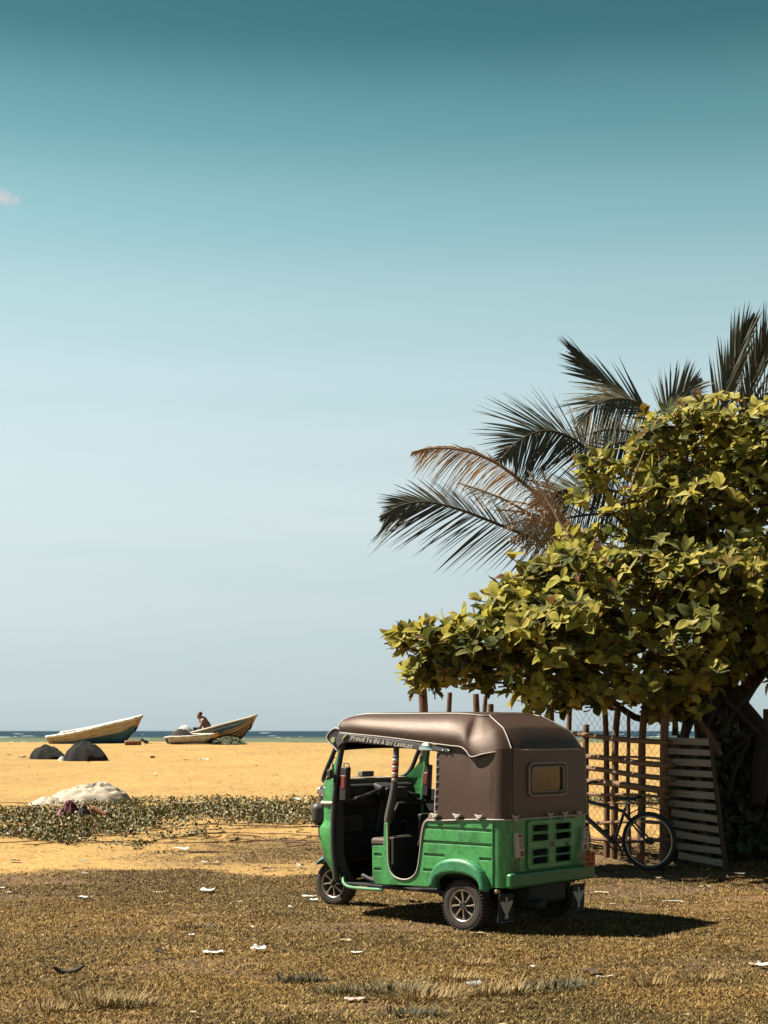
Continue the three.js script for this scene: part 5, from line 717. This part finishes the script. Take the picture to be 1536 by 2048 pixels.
// ================================================================ dry turf
{
  const R = rng(88), blades = (n, len, spread, flat) => { const pos = [], idx = []; for (let i = 0; i < n; i++) { const a = R() * 6.283, x = (R() - 0.5) * spread, z = (R() - 0.5) * spread, L = len * (0.5 + R()), e = flat * (0.2 + R() * 0.9), w = 0.0022 + R() * 0.002, dx = Math.cos(a), dz = Math.sin(a), b = pos.length / 3; for (let k = 0; k <= 2; k++) { const u = k / 2, r = L * Math.cos(e) * u, y = L * Math.sin(e) * u * (1 - 0.25 * u), ww = w * (1 - u * 0.85); pos.push(x + dx * r - dz * ww, y, z + dz * r + dx * ww, x + dx * r + dz * ww, y, z + dz * r - dx * ww); } idx.push(b, b + 1, b + 2, b + 1, b + 3, b + 2, b + 2, b + 3, b + 4, b + 3, b + 5, b + 4); } const g = new THREE.BufferGeometry(); g.setAttribute('position', new THREE.Float32BufferAttribute(pos, 3)); g.setIndex(idx); g.computeVertexNormals(); return g; };
  const kinds = [blades(6, 0.03, 0.03, 0.9), blades(5, 0.042, 0.03, 0.7), blades(6, 0.024, 0.025, 1.2)], per = 85000, mG = M(1, 1, 1, 0.8, { specularIntensity: 0.3 }), m = new THREE.Matrix4(), q = new THREE.Quaternion();
  kinds.forEach((g, ki) => {
    const im = new THREE.InstancedMesh(g, mG, per); let n = 0, t = 0;
    while (n < per && t++ < 9e5) {
      const D = 7.4 * Math.pow(2.95, Math.pow(R(), 1.15)), x = (R() - 0.5) * (D * 0.56 + 0.8), gr = grassy(x, D); if (R() > gr) continue;
      const pat = fbm(x * 0.55 + 20, D * 0.8, 4, 91), pat2 = fbm(x * 2.2, D * 2.2, 3, 93), bare = smooth(0.56, 0.66, fbm(x * 0.7 + 40, D * 1.4, 4, 97)); if (R() < bare * 0.75) continue;
      q.setFromEuler(new THREE.Euler(0, R() * 6.28, 0)); const s = 0.7 + R() * 0.6; m.compose(V3(x, ground(x, D) - 0.003, -D), q, V3(s, s, s)); im.setMatrixAt(n, m);
      const green = smooth(0.42, 0.62, pat * 0.7 + pat2 * 0.3 + 0.1 * smooth(13, 16, D)), tone = 0.75 + 0.6 * fbm(x * 0.8 + 70, D * 1.1, 4, 99), v = (0.24 + R() * 0.95) * tone, c = R() < 0.24 ? [0.68, 0.47, 0.19] : R() < 0.2 ? [0.09, 0.066, 0.024] : [mix(0.42, 0.215, green), mix(0.245, 0.145, green), mix(0.072, 0.047, green)]; im.setColorAt(n++, new THREE.Color().setRGB(c[0] * v, c[1] * v, c[2] * v));
    }
    im.count = n; im.name = ki ? `dry_grass_${String(ki).padStart(3, '0')}` : 'dry_grass'; tag(im, 'short dry yellow-brown grass covering the foreground', 'grass', null, 'stuff'); scene.add(im);
  });
  // tufts that stand out from the turf
  const tuft = (px, py, w, h0, n, col, label, cat = 'grass tuft') => { const h = h0 * 0.68, c = at(px, py), pos = [], idx = []; for (let i = 0; i < n; i++) { const a = R() * 6.283, r = Math.sqrt(R()) * w, x = Math.cos(a) * r, z = Math.sin(a) * r * 0.5, out = a + (R() - 0.5), L = h * (0.5 + R()), e = 0.25 + R() * 1.0, wd = 0.003 + R() * 0.003, dx = Math.cos(out), dz = Math.sin(out), b = pos.length / 3; for (let k = 0; k <= 3; k++) { const u = k / 3, rr = L * Math.cos(e) * u, y = L * Math.sin(e) * u - 0.35 * L * u * u * Math.cos(e), ww = wd * (1 - u * 0.9); pos.push(x + dx * rr - dz * ww, y, z + dz * rr + dx * ww, x + dx * rr + dz * ww, y, z + dz * rr - dx * ww); } for (let k = 0; k < 3; k++) { const q2 = b + k * 2; idx.push(q2, q2 + 1, q2 + 2, q2 + 1, q2 + 3, q2 + 2); } } const g = new THREE.BufferGeometry(); g.setAttribute('position', new THREE.Float32BufferAttribute(pos, 3)); g.setIndex(idx); g.computeVertexNormals(); const o = part('grass_tuft', g, M(...col, 0.75), scene); o.position.copy(c); tag(o, label, cat); };
  const dk = [0.05, 0.055, 0.02], ol = [0.16, 0.13, 0.045], ye = [0.36, 0.235, 0.08];
  tuft(588, 1966, 0.15, 0.09, 220, dk, 'dark green tuft in the foreground, left one of a close pair');
  tuft(622, 1964, 0.12, 0.09, 170, dk, 'dark green tuft in the foreground, right one of a close pair');
  tuft(385, 1856, 0.17, 0.06, 200, [0.035, 0.03, 0.018], 'blackish withered weed clump in the grass left of the rickshaw front wheel');
  tuft(565, 1906, 0.05, 0.05, 70, dk, 'small dark tuft right of the crumpled white paper');
  tuft(580, 1884, 0.05, 0.05, 50, ol, 'small olive tuft above the crumpled white paper');
  tuft(700, 1990, 0.22, 0.11, 240, ol, 'broad olive tuft behind the red and white wrapper'); tuft(770, 1984, 0.3, 0.16, 420, ol, 'largest olive grass clump at the centre of the bottom edge');
  tuft(830, 2000, 0.3, 0.15, 380, ye, 'yellow straw clump left of the clear plastic bag'); tuft(900, 1960, 0.24, 0.1, 260, ye, 'yellow tuft behind the clear plastic bag');
  tuft(975, 1990, 0.28, 0.13, 340, ye, 'yellow straw clump in front of the clear plastic bag'); tuft(1045, 1985, 0.22, 0.13, 260, ol, 'olive straw clump right of the clear plastic bag');
  tuft(1110, 1978, 0.18, 0.12, 260, dk, 'dark green clump left of the white paper strip at lower right'); tuft(1150, 1970, 0.14, 0.1, 160, ol, 'olive clump beside the white paper strip at lower right');
  tuft(820, 2032, 0.2, 0.1, 220, dk, 'dark tuft on the bottom edge below the yellow straw'); tuft(200, 2010, 0.34, 0.16, 330, ye, 'pale straw clump at the lower left'); tuft(100, 2024, 0.16, 0.12, 150, ye, 'small pale straw clump at the lower left edge'); tuft(240, 2016, 0.15, 0.1, 130, ol, 'olive wisps in the pale straw at the lower left');
  tuft(1300, 1972, 0.12, 0.13, 80, ye, 'thin pale straw stems at the lower right'); tuft(1255, 1890, 0.16, 0.08, 110, ye, 'thin straw wisps below the rickshaw shadow'); tuft(1335, 1880, 0.1, 0.08, 70, ye, 'sparse straw wisps below the tip of the rickshaw shadow'); tuft(1400, 1962, 0.2, 0.1, 150, ye, 'flattened straw near the right edge'); tuft(560, 1830, 0.1, 0.05, 80, dk, 'small dark tuft left of the rickshaw shadow');
  tuft(930, 1930, 0.2, 0.1, 180, ye, 'short yellow tuft between the rear wheel and the plastic bag'); tuft(660, 1985, 0.16, 0.08, 150, dk, 'dark flattened tuft left of the broad olive tuft');
}
// ================================================================ small debris nobody could count
{
  const R = rng(143), g = surf(3, 2, (u, v) => [u - 0.5, 0.12 * Math.sin(u * 5) + 0.1 * v, (v - 0.5) * 0.45 * Math.sin(Math.PI * (u * 0.9 + 0.05))]), m = new THREE.Matrix4(), q = new THREE.Quaternion();
  for (const [name, N, near, far, lo, hi, cs, label] of [['beach_debris', 1500, 16.8, 62, 0.02, 0.06, [[0.1, 0.06, 0.03], [0.06, 0.035, 0.02], [0.25, 0.14, 0.06]], 'tiny dark bits of dry weed strewn over the sand'], ['leaf_litter', 1300, 7.6, 17.5, 0.012, 0.045, [[0.6, 0.45, 0.24], [0.16, 0.07, 0.03], [0.08, 0.05, 0.025], [0.5, 0.32, 0.14]], 'tiny bits of dry leaf and straw strewn over the turf']]) {
    const im = new THREE.InstancedMesh(g, M(1, 1, 1, 0.9), N);
    for (let i = 0; i < N; i++) { const D = near * Math.pow(far / near, R()), x = (R() - 0.5) * (D * 0.56 + 0.5), s = (lo + R() * R() * (hi - lo)) * (D > 30 ? 1.5 : 1); q.setFromEuler(new THREE.Euler((R() - .5) * 0.6, R() * 6.28, (R() - .5) * 0.6)); m.compose(V3(x, ground(x, D) + 0.012, -D), q, V3(s * (0.6 + R()), s, s * (0.4 + R() * 0.6))); im.setMatrixAt(i, m); const c = cs[Math.floor(R() * cs.length)]; im.setColorAt(i, new THREE.Color().setRGB(...c)); }
    im.name = name; tag(im, label, 'debris', null, 'stuff'); scene.add(im);
  }
}
// ================================================================ litter
{
  const R = rng(121);
  const scrap = (name, px, py, w, h, m, label, cat, d = 0.7) => { // w,h in photo pixels
    const c = at(px, py), D = -c.z, W = w / F * D, H = Math.max(0.012, h / F * D), s = R() * 50; const g = surf(9, 7, (u, v) => { const n = fbm(u * 3 + s, v * 3 + s, 3, 5), e = 0.35 * (fbm(u * 2 + s * 2, v * 2, 2, 6) - 0.5); return [(u - 0.5) * W * (0.8 + 0.5 * vnoise(v * 3 + s, 1, 2)) + e * W * 0.4, 0.012 + H * Math.pow(n, 1.4) * 1.1 + H * 0.35 * Math.abs(u - 0.5), (v - 0.5) * W * d + e * W * 0.4]; });
    const o = part(name, g, m, scene); o.position.copy(c); o.rotation.y = (R() - 0.5) * 0.7; return tag(o, label, cat);
  };
  const stick = (name, px, py, len, r, m, label, cat, turn = 0, arch = 0) => { const c = at(px, py), D = -c.z, L = len / F * D; const o = part(name, limb([[-L / 2, r + arch, 0.02], [-L / 4, r, 0], [L / 6, r * 1.2, 0.0], [L / 2, r + arch * 1.2, 0.03]], [r * 0.7, r, r, r * 0.6], 7, 4), m, scene); o.position.copy(c); o.rotation.y = turn; return tag(o, label, cat); };
  const pW = mPaper, pY = M(0.5, 0.4, 0.22, 0.9), pB = M(0.12, 0.06, 0.03, 0.9), pK = M(0.02, 0.018, 0.016, 0.9);
  scrap('white_paper', 417, 1786, 34, 8, pW, 'crumpled white paper on the grass left of the rickshaw, near the sand edge', 'paper');
  scrap('white_paper', 169, 1798, 25, 5, pW, 'flat white paper on the grass at far left, below the sand edge', 'paper', 0.5);
  scrap('white_paper', 316, 1788, 20, 4, pW, 'narrow torn white paper between the far left sheet and the crumpled one', 'paper', 0.4);
  scrap('white_paper', 426, 1910, 42, 7, pW, 'wide white paper with a curled tail in the middle of the foreground grass', 'paper', 0.5);
  scrap('white_paper', 518, 1906, 30, 14, pW, 'bunched white paper with a raised top in the middle of the foreground grass', 'paper');
  scrap('white_paper', 713, 1909, 22, 4, pW, 'small white paper on the grass below the rickshaw shadow', 'paper');
  scrap('yellowed_paper', 691, 1885, 22, 5, pY, 'yellowish paper scrap just above the small white one below the rickshaw', 'paper');
  scrap('white_paper', 618, 1796, 28, 4, pW, 'flat white scrap touching the grass left of the front wheel', 'paper', 0.4);
  scrap('white_paper', 628, 1804, 18, 6, pW, 'small folded white scrap against the front wheel', 'paper');
  scrap('white_paper', 601, 1737, 16, 11, pW, 'crumpled white ball of paper on the sand left of the mudguard', 'paper');
  scrap('white_paper', 366, 1702, 32, 8, pW, 'spread white paper on the sand just below the creeping plants', 'paper');
  scrap('white_wrapper', 420, 1728, 36, 6, M(0.5, 0.42, 0.36, 0.7), 'pale and dark wrapper on the sand above the grass edge', 'wrapper', 0.4);
  stick('dark_twig', 412, 1706, 70, 0.012, pB, 'dark thin twig on the sand beside the spread white paper', 'twig', 0.1);
  scrap('white_paper', 3, 1779, 12, 3, pW, 'tiny white scrap cut by the left edge', 'paper');
  scrap('paper_speck', 18, 1788, 8, 3, pW, 'tiny pale scrap near the left edge below the sand', 'paper');
  scrap('pale_leaf', 118, 1772, 22, 5, pY, 'long pale dry leaf on the grass at far left', 'leaf', 0.3);
  scrap('blue_wrapper', 170, 1726, 12, 6, M(0.25, 0.34, 0.36, 0.7), 'small pale blue wrapper on the sand at left', 'wrapper');
  scrap('grey_wrapper', 168, 1750, 14, 5, M(0.3, 0.26, 0.24, 0.8), 'small grey wrapper at the sand edge at left', 'wrapper');
  scrap('brown_leaf', 30, 1725, 20, 5, pB, 'curled brown leaf on the sand at far left', 'leaf');
  scrap('brown_leaf', 535, 1742, 28, 7, M(0.2, 0.09, 0.04, 0.9), 'long brown leaf on the sand left of the front wheel', 'leaf', 0.4);
  scrap('wrapper', 710, 2005, 32, 7, M(0.75, 0.5, 0.42, 0.8), 'red and white wrapper on the bare patch at the bottom edge', 'wrapper', 0.5);
  scrap('white_paper', 1210, 1958, 34, 5, pW, 'long white paper strip at lower right', 'paper', 0.25);
  scrap('brown_leaf', 1185, 1951, 34, 14, pB, 'crumpled brown leaves beside the long white paper strip', 'leaf');
  const bag = scrap('plastic_bag', 948, 1977, 26, 13, M(0.75, 0.78, 0.78, 0.25, { transmission: 0.5, thickness: 0 }), 'clear crumpled plastic bag in the straw below the rear wheel', 'plastic bag');
  scrap('white_paper', 1068, 1937, 14, 3, pW, 'tiny white scrap on the grass below the rear of the rickshaw', 'paper', 0.4);
  stick('white_stick', 1348, 1804, 44, 0.007, pW, 'thin white stick on the grass right of the rickshaw', 'stick', -0.25);
  scrap('white_paper', 1530, 1938, 32, 14, pW, 'white paper cut by the right edge near the bottom', 'paper');
  scrap('pink_wrapper', 1508, 1935, 18, 8, M(0.6, 0.4, 0.25, 0.8), 'small pinkish wrapper touching the white paper at the right edge', 'wrapper');
  scrap('dry_leaf', 1411, 1745, 16, 8, M(0.55, 0.36, 0.16, 0.9), 'curled tan leaf at the foot of the slatted gate', 'leaf');
  scrap('grey_scrap', 1478, 1752, 20, 5, M(0.4, 0.38, 0.36, 0.9), 'grey scrap at the edge of the tree shade', 'paper');
  scrap('pale_leaf', 1318, 1759, 22, 4, M(0.6, 0.48, 0.28, 0.9), 'pale flat leaf on the grass below the gate', 'leaf', 0.3); scrap('pale_leaf', 1410, 1776, 20, 4, M(0.6, 0.5, 0.32, 0.9), 'pale leaf on the grass right of the white stick', 'leaf', 0.3); scrap('pale_leaf', 1203, 1788, 26, 4, M(0.6, 0.48, 0.3, 0.9), 'long pale leaf beside the right mud flap', 'leaf', 0.3); scrap('pale_leaf', 1225, 1811, 10, 3, pW, 'tiny pale leaf at the upper edge of the rickshaw shadow', 'leaf', 0.3); scrap('pale_leaf', 1450, 1841, 16, 3, pY, 'pale leaf just beyond the tip of the rickshaw shadow', 'leaf', 0.3);
  scrap('dark_leaf', 1226, 1771, 16, 5, pK, 'dark leaf on the lit grass right of the rickshaw', 'leaf'); scrap('dark_leaf', 1276, 1876, 12, 6, pK, 'dark leaf just below the rickshaw shadow', 'leaf'); scrap('dark_leaf', 1325, 1766, 18, 4, pK, 'dark flat leaf on the grass below the gate', 'leaf'); scrap('dark_leaf', 1530, 1778, 16, 5, pK, 'dark leaf at the right edge near the shade', 'leaf');
  scrap('split_leaf', 366, 1871, 14, 3, pK, 'dark half of a leaf below the withered clump', 'leaf', 0.4); scrap('paper_scrap', 383, 1874, 12, 5, pW, 'white scrap beside the dark leaf below the withered clump', 'paper');
  scrap('dark_lump', 323, 1909, 20, 12, pK, 'dark lump of peel in the grass at left', 'peel'); scrap('dark_chip', 388, 1928, 10, 5, pK, 'tiny dark chip in the grass right of the dark lump', 'peel');
  stick('bark_piece', 138, 1948, 62, 0.016, M(0.06, 0.045, 0.035, 0.9), 'curved piece of blackened bark on the grass at lower left', 'bark', 0.05, 0.035);
  scrap('dead_leaf', 850, 1841, 24, 14, M(0.16, 0.07, 0.035, 0.9), 'curled reddish dead leaf beside the shadow left of the rear wheel', 'leaf'); scrap('pale_leaf', 955, 1870, 24, 4, M(0.62, 0.5, 0.34, 0.9), 'pale leaf in front of the rear wheel', 'leaf', 0.3);
  scrap('plastic_bag', 832, 1812, 26, 12, M(0.2, 0.2, 0.2, 0.3, { transmission: 0.5, thickness: 0 }), 'clear plastic bag lying in the shadow under the rickshaw', 'plastic bag');
  scrap('pebble', 660, 1824, 8, 6, M(0.3, 0.15, 0.08, 0.9), 'small brown pebble below the front wheel', 'stone'); scrap('paper_speck', 582, 1817, 10, 4, pW, 'tiny white speck of paper between front wheel and grass edge', 'paper'); scrap('paper_speck', 508, 1858, 12, 4, M(0.6, 0.5, 0.4, 0.9), 'tiny pale scrap in the middle grass', 'paper'); scrap('paper_speck', 478, 1807, 14, 3, pY, 'faint yellow scrap right of the crumpled white paper', 'paper'); scrap('paper_speck', 181, 1862, 6, 4, pW, 'tiny white speck alone on the left grass', 'paper');
  // on the beach
  const br = part('brick', box(0.15, 0.07, 0.09, 0, 0.035, 0, 0.012), M(0.25, 0.09, 0.04, 0.9), scene); br.position.copy(at(305, 1516)); br.rotation.y = 0.2; tag(br, 'brown brick alone on the beach right of the black net piles', 'brick');
  scrap('driftwood_chip', 373, 1522, 12, 3, pB, 'thin brown wood chip on the beach below the white boat', 'wood', 0.4); scrap('white_plastic', 407, 1521, 20, 4, pW, 'white plastic sheet flat on the beach below the boats', 'plastic', 0.4); scrap('white_plastic', 308, 1551, 9, 4, pW, 'small white plastic scrap alone on the open sand', 'plastic'); scrap('pale_cloth', 44, 1516, 18, 5, M(0.6, 0.48, 0.35, 0.9), 'pale rag on the sand left of the black net piles', 'rag'); scrap('dark_chip', 18, 1511, 8, 3, pK, 'dark chip on the sand at far left', 'wood'); scrap('dark_chip', 21, 1490, 5, 3, pB, 'tiny brown chip near the crest at far left', 'wood'); scrap('driftwood_chip', 512, 1533, 6, 3, pB, 'tiny twig on the open sand right of the boats', 'wood');
  stick('pale_stick', 378, 1620, 70, 0.016, M(0.6, 0.5, 0.36, 0.9), 'long pale stick lying across the creeping plants', 'stick', 0.05, 0.03).position.y += 0.1; stick('pale_stick', 517, 1617, 24, 0.012, M(0.55, 0.45, 0.3, 0.9), 'short pale stick on the creeping plants right of the long one', 'stick', 0, 0.02).position.y += 0.1;
  scrap('white_plastic', 602, 1612, 24, 6, pW, 'white plastic on the creeping plants left of the headlight', 'plastic').position.y += 0.1; scrap('pale_leaf', 632, 1653, 18, 6, M(0.6, 0.45, 0.3, 0.9), 'pale scrap on the dry ground left of the headlight bracket', 'leaf'); scrap('brown_leaf', 577, 1667, 12, 4, pB, 'small brown leaf on the dry grass below the plants', 'leaf'); scrap('dead_clump', 466, 1680, 20, 6, pB, 'small brown clump on the dry sand below the plants', 'weed');
}
// ---------------------------------------------------------------- finish
{
  const names = { paper: 'paper scraps littering the ground', leaf: 'dry leaves littering the ground', 'grass tuft': 'tufts standing out of the dry grass', boat: 'boats drawn up on the sand', 'fishing net': 'heaps of fishing net on the beach', wrapper: 'wrappers littering the ground', rag: 'rags lying on the beach', stick: 'pale sticks on the ground', plastic: 'plastic scraps on the beach', wood: 'wood chips on the beach', fence: 'pole fences by the tree', 'plastic bag': 'clear plastic bags', peel: 'dark scraps in the grass', tarpaulin: 'parts of the white tarpaulin', cloth: 'cloths', log: 'logs' };
  for (const o of scene.children) if (names[o.userData.category] && !o.userData.group) o.userData.group = names[o.userData.category];
}
scene.traverse(o => { if (o.isMesh) { o.castShadow = true; o.receiveShadow = true; } });
renderer.render(scene, camera);
